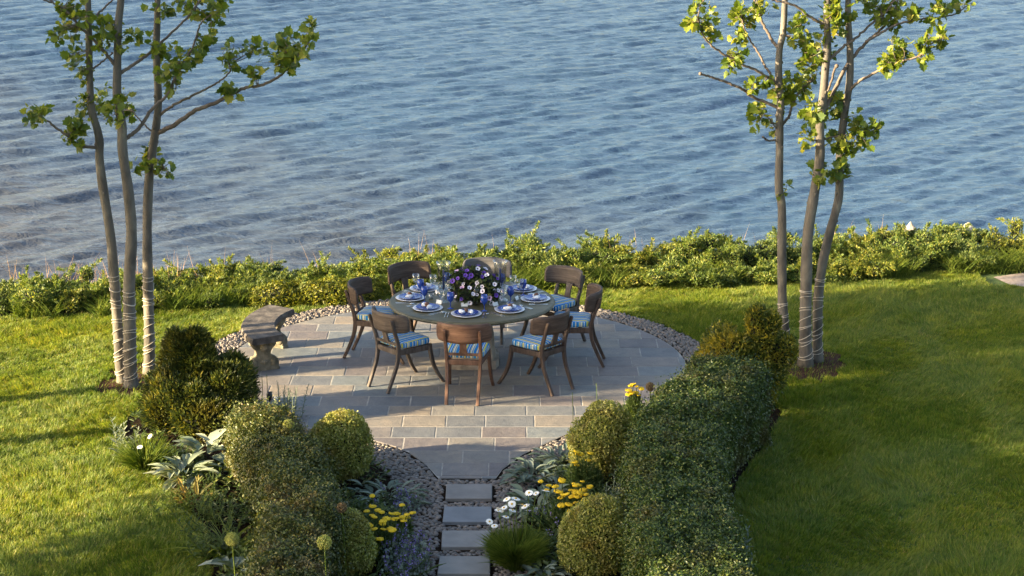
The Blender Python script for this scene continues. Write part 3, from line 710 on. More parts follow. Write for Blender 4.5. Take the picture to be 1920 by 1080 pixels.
# yews and golden shrub
def GB(px, py, dy=0):
    return G(px, py) + [0, dy, 0]
gy = GB(372, 800)
shrub('yew_shrub', 'large dark yew shrub in front of the left trees, lower wide mass', 'shrub', gy,
      [(-.12, 0, .30, .36, .40, .34), (.24, .12, .30, .30, .36, .34), (-.32, -.1, .20, .24, .3, .26), (.1, -.25, .18, .38, .3, .24), (-.05, .2, .52, .28, .26, .22), (.32, .3, .46, .18, .22, .22), (-.22, .1, .48, .14, .14, .18), (.12, .1, .56, .12, .12, .14), (-.38, -.05, .36, .1, .1, .14), (.02, -.22, .38, .16, .14, .16), (.36, .1, .42, .1, .1, .14)],
      46000, .062, .015, YEW, seed=31, coref=.62, lump=.45, ls=9, out=1.4, jit=.8, up=.6, shell=.5)
gy2 = GB(360, 785)
shrub('yew_shrub', 'upright dark yew rising behind the wide yew mass near the bench', 'shrub', gy2,
      [(0, 0, .38, .26, .24, .40), (0, .0, .66, .21, .2, .22), (.06, 0, .82, .11, .10, .14), (-.10, 0, .78, .10, .09, .15), (.16, 0, .62, .11, .1, .16), (-.19, 0, .56, .10, .09, .16)], 22000, .066, .014, YEW, seed=32, coref=.62, lump=.45, ls=9, out=1.5, jit=.8, up=.8, shell=.5)
gy3 = GB(1405, 765)
shrub('golden_shrub', 'yellow tipped evergreen shrub at the end of the hedge by the right trees', 'shrub', gy3,
      [(0, 0, .38, .40, .38, .42), (.12, .05, .75, .24, .24, .28), (-.2, 0, .6, .28, .28, .28), (.3, .05, .6, .2, .24, .24), (.05, .05, .95, .11, .11, .16), (-.38, -.1, .35, .24, .24, .3), (.22, 0, .9, .09, .09, .12)], 34000, .042, .018, EUON, seed=33, coref=.65, lump=.42, ls=8, out=.9, jit=.9, up=.5, shell=.45)
# low juniper mound behind the bench
gm = np.array([-2.6, 23.42, 0])
shrub('juniper_mound', 'low bright green spreading mound between the bench and the bank', 'shrub', gm,
      [(-.35, 0, .06, .42, .26, .20), (.2, .12, .08, .5, .3, .20), (.62, .24, .05, .35, .22, .14)], 15000, .045, .016, JMND, seed=41, lump=.2, ls=9, out=.5, jit=.7, stem=False)
# bank along the bluff
BANK = [(-7.6, 'beyond the left edge of the lawn'), (-6.5, 'at the left edge of the picture'), (-5.5, 'left of the left tree trio'), (-4.75, 'just left of the left trunks'), (-4.0, 'right behind the left trunks'), (-3.2, 'between the left trunks and the bench'),
        (-2.4, 'behind the bright green mound'), (-1.7, 'behind the chair beside the bench'), (-1.0, 'behind the rear left chair'), (-.25, 'behind the petunia bowl'), (.5, 'behind the rear right chair'), (1.3, 'right of the rear right chair'),
        (2.15, 'halfway between the table and the right trunks'), (2.95, 'just left of the right trunks'), (3.75, 'right behind the right trunks'), (4.5, 'just right of the right trunks'), (5.3, 'below the pale driftwood'), (5.95, 'left of the gap by the path')]
HF = [.80 * q for q in [.42, .42, .45, .42, .40, .42, .36, .34, .40, .42, .40, .44, .46, .44, .46, .5, .52, .5]]
def bank_shrub(x, yv, h, label, seed):
    r = np.random.default_rng(seed); lob = []
    for i in range(r.integers(9, 13)):
        q = r.uniform(.35, 1.0); w = r.uniform(.07, .22)
        lob.append((r.uniform(-.55, .55), r.uniform(-.35, .4), h * q * .72, w, w * r.uniform(.8, 1.1), h * r.uniform(.16, .36)))
    lob.append((0, .05, h * .18, .52, .38, h * .3))
    root = thing('bank_shrub', label, 'shrub', (x, yv, 0), group='sprawling shrubs on the bank above the water')
    P, Nn = lobes_points(lob, 13000, shell=.45, seed=seed, lump=.40, ls=11); lv, lf = leaves(P, Nn, .038, .015, out=.7, jit=.9, up=.45)
    # loose sprays reaching out of the mound
    P2, N2 = [], []
    for i in range(r.integers(16, 26)):
        l = lob[r.integers(len(lob) - 1)]; d = unit(np.array([r.normal(0, .6), r.normal(-.2, .5), r.uniform(.2, 1.0)])); b = np.array(l[:3]) + d * np.array(l[3:]) * .7
        L = r.uniform(.12, .34); t = r.uniform(0, 1, 120)[:, None]; P2.append(b + d * L * t + np.array([0, 0, -.05]) * t ** 2 + r.normal(0, .022, (120, 3)) * (1.15 - t)); N2.append(np.tile(d, (120, 1)))
    P2 = np.concatenate(P2); N2 = np.concatenate(N2); l2, f2 = leaves(P2, N2, .038, .013, out=1.2, jit=.6)
    build('foliage', [(lv, lf, 0, False), (l2, f2, 0, False)] + core_parts(lob, .66), [(JUNI, JUNI2, JUNI, JUNI3)[seed % 4 if x > -4.4 else (1, 1, 0, 3)[seed % 4]], CORE], root)
for i, (x, w) in enumerate(BANK):
    e = float(edge(x))
    rr_ = np.random.default_rng(i + 900)
    bank_shrub(x + rr_.uniform(-.2, .2), e + .30 + rr_.uniform(-.1, .3), HF[i] * rr_.uniform(.5, 1.0), 'low shrub at the front of the bank, ' + w, 100 + i)
    bank_shrub(x + (.35 if i < 17 else -.05) + rr_.uniform(-.2, .2), e + .9 + rr_.uniform(-.15, .3), HF[i] * rr_.uniform(.72, 1.22) + (.1 if i in (10, 12, 16) else 0), 'shrub on the water side of the bank, ' + w, 200 + i)
bank_shrub(6.95, 25.75, .60, 'dark shaded shrub at the right edge beyond the path', 231)
# wild grass and dry plumes on the bank
def wild():
    n = 16000; X = rng.uniform(-8, 8, n); e = edge(X); Y = e + rng.uniform(-.02, .55, n) ; k = vnoise(np.stack([X, Y * 0], 1), 2.2, 5) > -.1
    X, Y = X[k], Y[k]; n = len(X); a = rng.uniform(0, 6.28, n); D = np.stack([np.cos(a) * .35, np.sin(a) * .35, np.ones(n)], 1)
    v, f = scatter(*STRAP, np.stack([X, Y, np.zeros(n)], 1), frames(D, np.stack([np.cos(a), np.sin(a), np.zeros(n)], 1) * -1), np.stack([rng.uniform(.14, .36, n), rng.uniform(.006, .012, n), rng.uniform(.14, .3, n)], 1))
    build('wild_grass', [(v, f, 0, False)], [GRN2], kind='stuff', label='tall wild grass growing along the foot of the bank', cat='grass')
    DRY = leafmat('dry_stalk', [(0, (.3, .2, .13)), (.5, (.42, .28, .2)), (1, (.5, .36, .3))], .3, .7)
    n = 200; cc = rng.uniform(-7, 5.8, 26); X = np.concatenate([rng.normal(-4.9, .6, 100), cc[rng.integers(0, 26, 100)] + rng.normal(0, .08, 100)]); Y = edge(X) + rng.uniform(.9, 1.7, n)
    D = np.stack([rng.normal(0, .28, n), rng.normal(0, .28, n), np.ones(n)], 1)
    v, f = scatter(*STRAP, np.stack([X, Y, np.full(n, .0)], 1), frames(D, rng.normal(0, 1, (n, 3))), np.stack([rng.uniform(.28, .52, n), rng.uniform(.004, .007, n), np.full(n, .1)], 1))
    build('dry_stalks', [(v, f, 0, False)], [DRY], kind='stuff', label='thin dry pinkish stalks standing along the top of the bank', cat='stalks')
wild()
def rock(px, py, Y, s, label):
    p = T(px, py, Y); v, f = ellipsoid((0, 0, 0), s, 14, 9, .8); v[:, :2] *= (1 - .75 * np.clip(v[:, 2:] / s[2], -.3, .95)); v = v * (1 + .22 * vnoise(v, 9, int(px)))[:, None]
    build('pale_rock', [(v, f, 0, False)], [surf('pale_rock', [(.3, (.22, .2, .17)), (.7, (.36, .33, .28))], 12, .9)], loc=(p[0], p[1], p[2]), label=label, cat='rock', group='pale rocks showing above the bank')
rock(1815, 432, 26.4, (.14, .12, .12), 'pale peaked rock showing above the bank near the right edge')
rock(1707, 430, 26.3, (.10, .09, .13), 'pale leaning rock poking out of shrubs right of the trees')

# ================================================================ BORDER PLANTS
def rosette(px, py, n, L, Wd, label, mat=SILV, name='lambs_ear', tmpl=BROAD, h=.06, spread=.12, up=.55, cat='plant', group=None, z=0):
    g = G(px, py, z); root = thing(name, label, cat, g, group=group)
    a = rng.uniform(0, 6.283, n); rr = spread * np.sqrt(rng.random(n)); P = np.stack([rr * np.cos(a), rr * np.sin(a), rng.uniform(.01, h, n)], 1)
    a2 = a + rng.normal(0, .5, n); u = rng.uniform(.25, 1.2, n) * up * 2 * (1 - rr / spread * .6)
    D = np.stack([np.cos(a2), np.sin(a2), u], 1); Nn = np.stack([-np.cos(a2) * u, -np.sin(a2) * u, np.ones(n)], 1)
    s = rng.uniform(.6, 1.25, n); v, f = scatter(*tmpl, P, frames(D, Nn), np.stack([L * s, Wd * s, L * s], 1))
    build('leaves', [(v, f, 0, True)], [mat], root)
    return root
def stems_mesh(base, tips, r=.004):
    prt = []
    for b, t in zip(base, tips):
        m = (np.array(b) + t) / 2 + rng.normal(0, .012, 3); v, f = tube(spline([b, m, t], 5), r, 5, False); prt.append((v, f, 0, True))
    return prt
FY = surf('yarrow_yellow', [(.3, (.52, .33, .004)), (.7, (.80, .54, .008))], 60, .8, .6, .006)
FW = flat('petal_white', (.82, .82, .78), .6); FC = flat('daisy_eye', (.6, .38, .02), .7)
FP = leafmat('catmint_flower', [(0, (.10, .08, .25)), (.6, (.19, .15, .42)), (1, (.3, .25, .5))], .2, .7)
def head_mesh():
    v, f = lathe([(.001, -.012), (.02, -.004), (.032, .002), (.03, .010), (.016, .016), (.001, .018)], 12)
    prt = [(v, f, 0, True)]
    for _ in range(16):
        a, r = rng.uniform(0, 6.28), .027 * math.sqrt(rng.random()); ev, ef = ellipsoid((r * math.cos(a), r * math.sin(a), .012), (.007, .007, .008), 6, 4); prt.append((ev, ef, 0, True))
    return prt
_yh = None
def yarrow(px, py, n, sx, sy, h, label, leafn=1800):
    global _yh
    g = G(px, py, 0); root = thing('yarrow', label, 'flower', g, group='yellow yarrow clumps in the borders')
    pts = np.stack([rng.normal(0, .5, n) * sx, rng.normal(0, .5, n) * sy, h + rng.uniform(-.07, .07, n)], 1)
    for st in stems_mesh(pts * [.6, .6, 0], pts): build('stem', [st], [GRN], root)
    for p in pts:
        if _yh is None:
            o = build('flower_head', head_mesh(), [FY], root); _yh = o.data
        else: o = link('flower_head', _yh, root)
        o.location = tuple(p); s = rng.uniform(.7, 1.25); o.scale = (s, s, s * .8); o.rotation_euler = (rng.normal(0, .15), rng.normal(0, .15), rng.uniform(0, 6))
    P, Nn = lobes_points([(0, 0, h * .35, sx * .9, sy * .9, h * .45)], leafn, .8, lump=.2); v, f = leaves(P, Nn, .07, .01, out=.6, up=.8)
    build('leaves', [(v, f, 0, False)], [GRN], root)
yarrow(1072, 1000, 38, .21, .26, .36, 'large yellow yarrow clump beside the white daisies')
yarrow(706, 1040, 28, .22, .36, .32, 'yellow yarrow clump left of the stepping stones')
yarrow(1188, 805, 9, .09, .13, .40, 'yellow yarrow behind the golden box ball at the patio edge')
yarrow(1096, 935, 7, .16, .16, .40, 'sparse yellow yarrow heads in front of the golden box ball')
yarrow(757, 1010, 5, .06, .10, .22, 'few yellow flower heads low beside the pebbles on the left', 400)
_dh = None
def daisies(px, py, pts, hbase, label, mat=GRN2, sx=.2, nl=1400, ll=.2):
    global _dh
    g = G(px, py, 0); root = thing('daisy_clump', label, 'flower', g, group='white daisies in the borders')
    base = np.stack([pts[:, 0] * .5, pts[:, 1] * .5, np.zeros(len(pts))], 1); [build('stem', [st], [GRN2], root) for st in stems_mesh(base, pts, .003)]
    for p in pts:
        if _dh is None:
            prt = [(*lathe([(.001, .0), (.011, .001), (.009, .007), (.001, .01)], 10), 1, True)]
            a = np.linspace(0, 6.283, 15)[:-1]; D = np.stack([np.cos(a), np.sin(a), np.full(14, .05)], 1)
            v, f = scatter(*LANCE, D * .008, frames(D, np.tile([0, 0, 1.], (14, 1))), np.tile([.034, .016, .03], (14, 1))); prt.append((v, f, 0, True))
            o = build('flower', prt, [FW, FC], root); _dh = o.data
        else: o = link('flower', _dh, root)
        o.location = tuple(p); s = rng.uniform(.7, 1.05); o.scale = (s, s, s); o.rotation_euler = (rng.normal(.15, .3), rng.normal(-.1, .3), rng.uniform(0, 6))
    a = rng.uniform(0, 6.283, nl); rr = sx * np.sqrt(rng.random(nl)); P = np.stack([rr * np.cos(a), rr * np.sin(a), rng.uniform(0, .04, nl)], 1)
    D = np.stack([np.cos(a) * .13, np.sin(a) * .13, np.full(nl, 1.)], 1) + rng.normal(0, .15, (nl, 3))
    v, f = scatter(*STRAP, P, frames(D, np.stack([-np.cos(a), -np.sin(a), np.full(nl, .4)], 1)), np.stack([rng.uniform(.6, 1.2, nl) * ll, rng.uniform(.006, .012, nl), np.full(nl, ll)], 1))
    build('leaves', [(v, f, 0, False)], [mat], root)
dsz = .72
dp = [(950, 936), (960, 945), (937, 956), (945, 952), (967, 935), (979, 947), (985, 949), (990, 957), (961, 957), (949, 969), (934, 957), (918, 978), (927, 986), (992, 924), (1023, 920), (1005, 925)]
g0 = G(968, 1068)
daisies(968, 1068, np.array([T(px, py, g0[1] + rng.uniform(.0, .3)) - g0 for px, py in dp]), .3, 'white daisies over a grassy green tuft right of the stepping stones', sx=.10, nl=3200, ll=.27)
g0 = G(272, 880)
daisies(272, 880, np.array([T(px, py, g0[1]) - g0 for px, py in ((281, 818), (250, 800), (296, 870), (262, 838))]), .3, 'few pale daisies over strappy leaves at the lit left bed edge', sx=.15, nl=700, ll=.24)
AL = leafmat('allium_floret', [(0, (.22, .26, .07)), (.5, (.34, .36, .10)), (1, (.48, .46, .17))], .3, .7)
ALB = leafmat('allium_dry', [(0, (.12, .09, .05)), (1, (.28, .2, .11))], .3, .8)
def allium(px, py, rpx, z, label, mat=AL):
    p = None                         # head centre at height z above the bed
    p = G(px, py, z); root = thing('allium', label, 'flower', (p[0], p[1], 0), group='tall globe alliums in the borders')
    r = rpx / (F_PX / np.linalg.norm(p - [0, 0, CAM_H]))
    v, f = tube(spline([(.03, .02, 0), (.012, .01, z * .5), (0, 0, z)], 8), .005, 6); build('stem', [(v, f, 0, True)], [GRN2], root)
    n = 420; d = rnd_dirs(n); v, f = scatter(*LANCE, d * r * .12, frames(d, rnd_dirs(n)), np.stack([np.full(n, r * .9), np.full(n, r * .03), np.full(n, r * .2)], 1))
    m = 1500; d = unit(np.repeat(d[:300], 5, 0)); P = d * r * rng.uniform(.82, 1.0, (m, 1)); D = d * .5 + rng.normal(0, .7, (m, 3)); v2, f2 = scatter(*LEAF, P, frames(D, d), np.stack([np.full(m, r * .26), np.full(m, r * .12), np.full(m, r * .2)], 1))
    build('flower_head', [(v, f, 0, False), (v2, f2, 0, False)], [mat], root, loc=(0, 0, z))
allium(541, 797, 10, .75, 'small green allium globe in front of the silvery artemisia')
allium(435, 1011, 12, .65, 'green allium globe at the bottom left among strappy leaves')
allium(608, 1017, 13, .95, 'large green allium globe in front of the lower left box ball')
allium(641, 952, 9, .75, 'brownish faded allium globe above the lower left box ball', ALB)
allium(1219, 725, 8, .70, 'brown faded allium globe over the patio edge on the right', ALB)
def spire(px, py, n, h, label, mat, leafL=.09, leafW=.02, spread=.1, name='artemisia', cat='plant', tip=0, lm=None, nl=26, group=None, tmpl=LANCE):
    g = G(px, py); root = thing(name, label, cat, g, group=group); prt = []; Ps, Ds, Ls = [], [], []
    for _ in range(n):
        b = np.array([*rng.normal(0, spread * .45, 2), 0]); t = b * 1.6 + [*rng.normal(0, .035, 2), h * rng.uniform(.7, 1.05)]
        L = spline([b, (b + t) / 2 + rng.normal(0, .015, 3) * [1, 1, 0], t], 8); v, f = tube(L, np.linspace(.005, .0025, 8), 5, False); prt.append((v, f, 0, True))
        u = np.linspace(.12, 1, nl); q = np.stack([np.interp(u * 7, range(8), L[:, i]) for i in range(3)], 1); a = np.arange(nl) * 2.4 + rng.uniform(0, 6)
        Ps.append(q); Ds.append(np.stack([np.cos(a), np.sin(a), .3 + .9 * u], 1)); Ls.append(leafL * (1.1 - .75 * u))
    P, D, L = map(np.concatenate, (Ps, Ds, Ls)); Nn = np.stack([-D[:, 0], -D[:, 1], np.ones(len(D))], 1) + rng.normal(0, .2, D.shape)
    v, f = scatter(*tmpl, P, frames(D, Nn), np.stack([L, L * leafW / leafL, L], 1)); build('leaves', [(v, f, 0, True)], [mat], root)
    for st in prt: build('stem', [st], [mat], root)
    return root
spire(540, 800, 16, .42, 'silvery green artemisia stems between the yew and the patio', SILV2, .07, .016, .16)
spire(230, 868, 4, .42, 'bright silvery flower spire leaning over the lawn at the left bed edge', SILV, .13, .035, .12, name='silver_spire')
spire(1392, 1045, 2, .36, 'pale silver spire against the hedge foot, farther of two', SILV2, .09, .03, .03, name='silver_spire', nl=16)
spire(1396, 1105, 2, .38, 'pale silver spire against the hedge foot, nearer of two', SILV2, .09, .03, .03, name='silver_spire', nl=16)
spire(1145, 975, 6, .40, 'pale lance-leaved plant between yarrow and hedge', SILV, .12, .022, .12, name='silver_campion', nl=18)
spire(1165, 905, 12, .42, 'dark leafy perennial in front of the right box ball', GRN, .13, .045, .2, name='leafy_perennial', nl=18)
spire(1205, 1085, 30, .52, 'tall leafy perennial between the lower right box ball and the hedge', GRN, .12, .03, .26, name='leafy_perennial', nl=22)
spire(560, 1105, 26, .42, 'leafy perennial under the large allium at bottom left', GRN, .13, .035, .28, name='leafy_perennial', nl=18)
spire(620, 985, 14, .36, 'leafy perennial between the left hedge and lower left box ball', GRN, .12, .03, .2, name='leafy_perennial', nl=18)
spire(412, 985, 26, .30, 'small-leaved green perennial at the left bed edge', GRN, .06, .018, .3, name='leafy_perennial', nl=20)
spire(395, 935, 12, .22, 'small-leaved perennial beneath the left hedge flank', GRN, .06, .02, .2, name='leafy_perennial', nl=18)
def catmint(px, py, n, sx, sy, h, label):
    g = G(px, py); root = thing('catmint', label, 'flower', g, group='purple catmint in the borders')
    b = np.stack([rng.normal(0, .5, n) * sx, rng.normal(0, .5, n) * sy, np.zeros(n)], 1); t = b * 1.25 + np.stack([rng.normal(0, .04, n), rng.normal(0, .04, n), h * rng.uniform(.6, 1.1, n)], 1)
    for st in stems_mesh(b, t, .0025): build('stem', [st], [GRN], root)
    k = 14; P = np.repeat(t, k, 0) - np.tile(np.linspace(0, .45, k), n)[:, None] * np.repeat(t - b, k, 0) * .8; P += rng.normal(0, .007, P.shape); d = rnd_dirs(len(P))
    Rm = frames(d, rnd_dirs(len(P)))
    for i in range(n):
        q = slice(i * k, i * k + k); v, f = scatter(*LEAF, P[q], Rm[q], np.full(k, .016)); build('flower_spike', [(v, f, 0, False)], [FP], root)
    k = 26; P = np.repeat(b, k, 0) + np.tile(np.linspace(0.05, .75, k), n)[:, None] * np.repeat(t - b, k, 0) + rng.normal(0, .02, (n * k, 3)); P[:, 2] = np.abs(P[:, 2])
    v, f = scatter(*LEAF, P, frames(rnd_dirs(len(P)) + [0, 0, .3], rnd_dirs(len(P)) + [0, 0, 1]), np.full(len(P), .032)); build('leaves', [(v, f, 0, False)], [SILV2 if px < 800 else GRN], root)
catmint(757, 1070, 60, .16, .40, .26, 'purple catmint spilling over pebbles left of the stepping stones')
catmint(1072, 1000, 34, .22, .25, .24, 'purple catmint mingling with the big yarrow clump')
catmint(757, 965, 20, .14, .2, .18, 'sparse purple catmint by the silvery leaves on the left')
rosette(728, 945, 120, .12, .036, 'silvery lambs ear clump spilling over pebbles left of the path', SILV2, spread=.30, h=.14)
rosette(1003, 905, 100, .14, .045, 'silvery lambs ear clump at the right edge of the patio neck', SILV2, spread=.24, h=.14)
rosette(1012, 965, 70, .16, .065, 'broad pale lambs ear clump left of the big yarrow', SILV, spread=.24, h=.16)
rosette(1050, 878, 80, .13, .04, 'lambs ear clump in front of the golden box ball', SILV2, spread=.2, h=.14)
rosette(1018, 1090, 34, .18, .075, 'large silvery rosette at the bottom beside the daisies', SILV2, spread=.16, h=.14)
rosette(345, 905, 60, .20, .065, 'big pale lambs ear rosette at the lit left bed edge', SILV, spread=.18, h=.16)
rosette(383, 868, 20, .22, .11, 'broad-leaved silvery plant below the yew', SILV, spread=.10, h=.2, up=.9)
rosette(437, 1082, 16, .20, .09, 'silvery rosette at the bottom left corner of the bed', SILV2, spread=.1, h=.1)
rosette(425, 1040, 130, .34, .014, 'strappy arching green leaves around the bottom left allium', GRN2, name='strappy_plant', tmpl=STRAP, spread=.16, up=1.0, h=.03)
rosette(292, 868, 90, .26, .012, 'strappy bright leaves beside the pale daisies on the left', GRN2, name='strappy_plant', tmpl=STRAP, spread=.12, up=1.1, h=.03)
rosette(1060, 1000, 90, .22, .02, 'green leafy filler under the yarrow and catmint', GRN, name='leafy_perennial', tmpl=LANCE, spread=.3, up=.8, h=.05)
rosette(700, 1085, 120, .2, .02, 'green leafy filler under the left yarrow', GRN, name='leafy_perennial', tmpl=LANCE, spread=.4, up=.8, h=.05)
rosette(365, 940, 40, .2, .03, 'yellowing leaf tuft at the left bed edge', leafmat('yellowing_leaf', [(0, (.25, .16, .04)), (.5, (.3, .24, .06)), (1, (.2, .2, .08))], .3, .6), name='leafy_perennial', tmpl=LANCE, spread=.14, up=.7, h=.04)
spire(350, 960, 16, .20, 'low green perennial at the left bed edge below the pale rosette', GRN2, .08, .022, .22, name='leafy_perennial', nl=18)
spire(330, 885, 16, .26, 'bushy green perennial between the pale daisies and the pale rosette', GRN, .09, .024, .2, name='leafy_perennial', nl=18)
spire(405, 1040, 22, .24, 'bushy green perennial at the bottom of the left bed edge', GRN, .09, .024, .26, name='leafy_perennial', nl=18)
spire(690, 990, 18, .24, 'low green perennial behind the left yarrow clump', GRN, .09, .024, .22, name='leafy_perennial', nl=18)
spire(1120, 965, 20, .26, 'green perennial around the big yarrow clump', GRN, .10, .024, .24, name='leafy_perennial', nl=18)
def ground_cover():
    n = 60000; P = np.stack([rng.uniform(-4.1, 2.9, n), rng.uniform(13.2, 20.6, n)], 1)
    for poly in (BEDL, BEDR):
        pass
    ok = (inpoly(P, BEDL) | inpoly(P, BEDR)) & (vnoise(P, 4, 61) > -.15) & (pdist(P, OUT) > .45)
    ok &= ~((P[:, 0] > PATHX[0] - .02 + .05 * vnoise(P, 8, 3)) & (P[:, 0] < PATHX[1] + .02)) & (np.minimum(pdist(P, BEDL), pdist(P, BEDR)) > .07)
    P = P[ok]; n = len(P); hh = .10 + .07 * vnoise(P, 5, 62); z = np.clip(hh, .02, .2) * np.sqrt(rng.random(n)); a = rng.uniform(0, 6.283, n)
    D = np.stack([np.cos(a), np.sin(a), rng.uniform(.1, 1.0, n)], 1); s_c = rng.uniform(.035, .085, n)
    v, f = scatter(*LANCE, np.c_[P, z], frames(D, rng.normal(0, .4, (n, 3)) + [0, 0, 1]), np.stack([s_c, s_c * rng.uniform(.22, .5, n), s_c], 1))
    build('ground_cover', [(v, f, 0, False)], [leafmat('ground_cover_leaf', [(0, (.025, .045, .012)), (.45, (.06, .095, .022)), (.8, (.11, .15, .035)), (.93, (.16, .19, .10)), (1, (.24, .2, .08))], .35, .5)], kind='stuff', label='mixed low green leaves covering the soil of both planting beds', cat='ground cover')
ground_cover()
# garden spike light and bare flower stems
def spotlight():
    g = G(506, 765); root = thing('garden_spotlight', 'small black garden spotlight beside the yew and pebbles', 'garden light', g)
    BK = flat('black_metal', (.012, .012, .014), .4)
    build('stake', [(*tube([(0, 0, -.05), (0, 0, .1)], .008, 8), 0, True)], [BK], root)
    build('lamp_head', [(*tube([(0, 0, .08), (0, .02, .13), (0, .03, .17)], [.02, .028, .03], 12), 0, True)], [BK], root)
spotlight()
for px, py, yt, lab in ((490, 765, 705, 'thin bare stem beside the black garden spotlight, left one'), (499, 762, 702, 'thin bare stem beside the black garden spotlight, right one'),
                        (1117, 790, 718, 'tall bare stem above the right golden box ball'), (1072, 838, 735, 'thin bare stem curving up from the edge of the patio neck')):
    g = G(px, py); tp = T(px + 1, yt, g[1]) - g; v, f = tube(spline([(0, 0, 0), tp * .5 + [.01, 0, 0], tp], 8), .0035, 5)
    build('flower_stem', [(v, f, 0, True)], [GRN], loc=g, label=lab, cat='plant', group='bare flower stems')

# ================================================================ BENCH
def bench():
    ST = surf('lichen_stone', [(.30, (.022, .019, .018)), (.48, (.058, .049, .044)), (.64, (.11, .095, .082)), (.8, (.17, .148, .122))], 9, .9, .7, .01)
    ST2 = surf('mossy_stone', [(.3, (.06, .055, .038)), (.5, (.15, .132, .09)), (.75, (.28, .245, .18))], 11, .9, .7, .012)
    ci, H = np.array([-1.9, 21.12]), .45
    root = thing('garden_bench', 'curved concrete bench with dark lichen and scroll legs at the patio edge', 'bench', (-2.7, 21.2, 0)); o = np.array([-2.7, 21.2, 0])
    A0, A1 = R(222), R(118); aa = np.linspace(A0, A1, 40); Ri, Ro = BEN['ri'], BEN['ro']; ci = np.array(BEN['c'])
    prof = [(Ri + .012, H - .075), (Ri, H - .06), (Ri, H - .02), (Ri + .012, H), (Ro - .012, H), (Ro, H - .02), (Ro, H - .06), (Ro - .012, H - .075)]
    aa = np.linspace(R(BEN['a0']), R(BEN['a1']), 40)
    V = np.array([[(ci[0] + r * math.cos(a), ci[1] + r * math.sin(a), z) for r, z in prof] for a in aa]).reshape(-1, 3) - o
    Fq = [list(f) for f in grid_faces(40, 8)] + [list(range(8))[::-1], list(range(39 * 8, 40 * 8))]
    build('seat', [(V, Fq, 0, False)], [ST], root)
    half = [(.175, 0), (.175, .055), (.165, .06), (.17, .10), (.165, .145), (.135, .17), (.095, .185), (.08, .21), (.085, .25), (.12, .29), (.145, .32), (.15, H - .078)]
    outl = half + [(-x, z) for x, z in half[::-1]]
    for f in BEN['legs']:
        a = R(f); ur = np.array([math.cos(a), math.sin(a), 0]); ut = np.array([-math.sin(a), math.cos(a), 0]); c = np.array([*ci, 0]) + ur * (Ri + Ro) / 2 - o; n = len(outl)
        bz = lambda w, sc: [c + ur * x * sc + ut * w + np.array([0, 0, z]) for x, z in outl]
        V = np.array(bz(-.055, .94) + bz(-.045, 1.0) + bz(.045, 1.0) + bz(.055, .94))
        prt = [(V, [list(q) for q in grid_faces(4, n)] + [list(range(n)), list(range(3 * n, 4 * n))[::-1]], 0, False)]
        for s in (-1, 1):                       # carved scrolls and shell on both faces
            for x, z, r in ((-.115, .115, .045), (.115, .115, .045), (-.1, .325, .035), (.1, .325, .035)):
                v, ff = ellipsoid(c + ur * x + ut * s * .058 + np.array([0, 0, z]), (r, r, r), 12, 8); v = c + (v - c) - ut * (((v - c) @ ut) - s * .055)[:, None] * .6; prt.append((v, ff, 0, True))
            for k in range(5):
                ang = R(40 + 25 * k); q = c + ut * s * .056 + np.array([0, 0, .10]); v, ff = tube([q, q + (ur * math.cos(ang) + np.array([0, 0, 1]) * math.sin(ang)) * .055], [.008, .013], 7); prt.append((v, ff, 0, True))
            v, ff = ellipsoid(c + ut * s * .05 + np.array([0, 0, .3]), (.045, .045, .055), 12, 8); prt.append((v, ff, 0, True))
        build('leg', prt, [ST2], root)
BEN = dict(c=(-1.70, 21.05), ri=.955, ro=1.335, a0=212.5, a1=147, legs=(203, 157))
bench()

# ================================================================ TABLE AND CHAIRS
def woodmat(name, a, b2, c, vs=(1, 1, 1), scale=4, rough=.65, obj_mix=None):
    m, t, b = newmat(name); v = coords(t, 'Object', vs)
    n = noise(t, scale, 8, v, .6, .8); col = ramp(t, n, [(.28, a), (.5, b2), (.74, c)])
    if obj_mix:
        oi = N(t, 'ShaderNodeObjectInfo'); col = mixc(t, oi.outputs['Color'], col, obj_mix) if False else col
    t.links.new(col, b.inputs['Base Color']); b.inputs['Roughness'].default_value = rough; b.inputs['Specular IOR Level'].default_value = .35
    bump(t, b, noise(t, scale * 5, 6, v), .25, .003); return m
W_RED = woodmat('teak_reddish', (.042, .021, .014), (.092, .047, .031), (.16, .094, .068), (6, 6, 1.2))
W_GREY = woodmat('teak_weathered', (.034, .025, .02), (.075, .057, .047), (.14, .114, .097), (6, 6, 1.2))
W_SILV = woodmat('teak_silvered', (.05, .048, .05), (.088, .084, .086), (.135, .13, .13), (6, 6, 1.2))
W_BRN = woodmat('teak_brown', (.028, .018, .013), (.06, .039, .03), (.11, .077, .061), (6, 6, 1.2))
CREST = {}
for w_, args in (('teak_reddish', ((.042, .021, .014), (.092, .047, .031), (.16, .094, .068))), ('teak_weathered', ((.034, .025, .02), (.075, .057, .047), (.14, .114, .097))),
                 ('teak_silvered', ((.05, .048, .05), (.088, .084, .086), (.135, .13, .13))), ('teak_brown', ((.028, .018, .013), (.06, .039, .03), (.11, .077, .061)))):
    CREST[w_] = woodmat(w_ + '_crest', *args, (1.3, 1.3, 9))
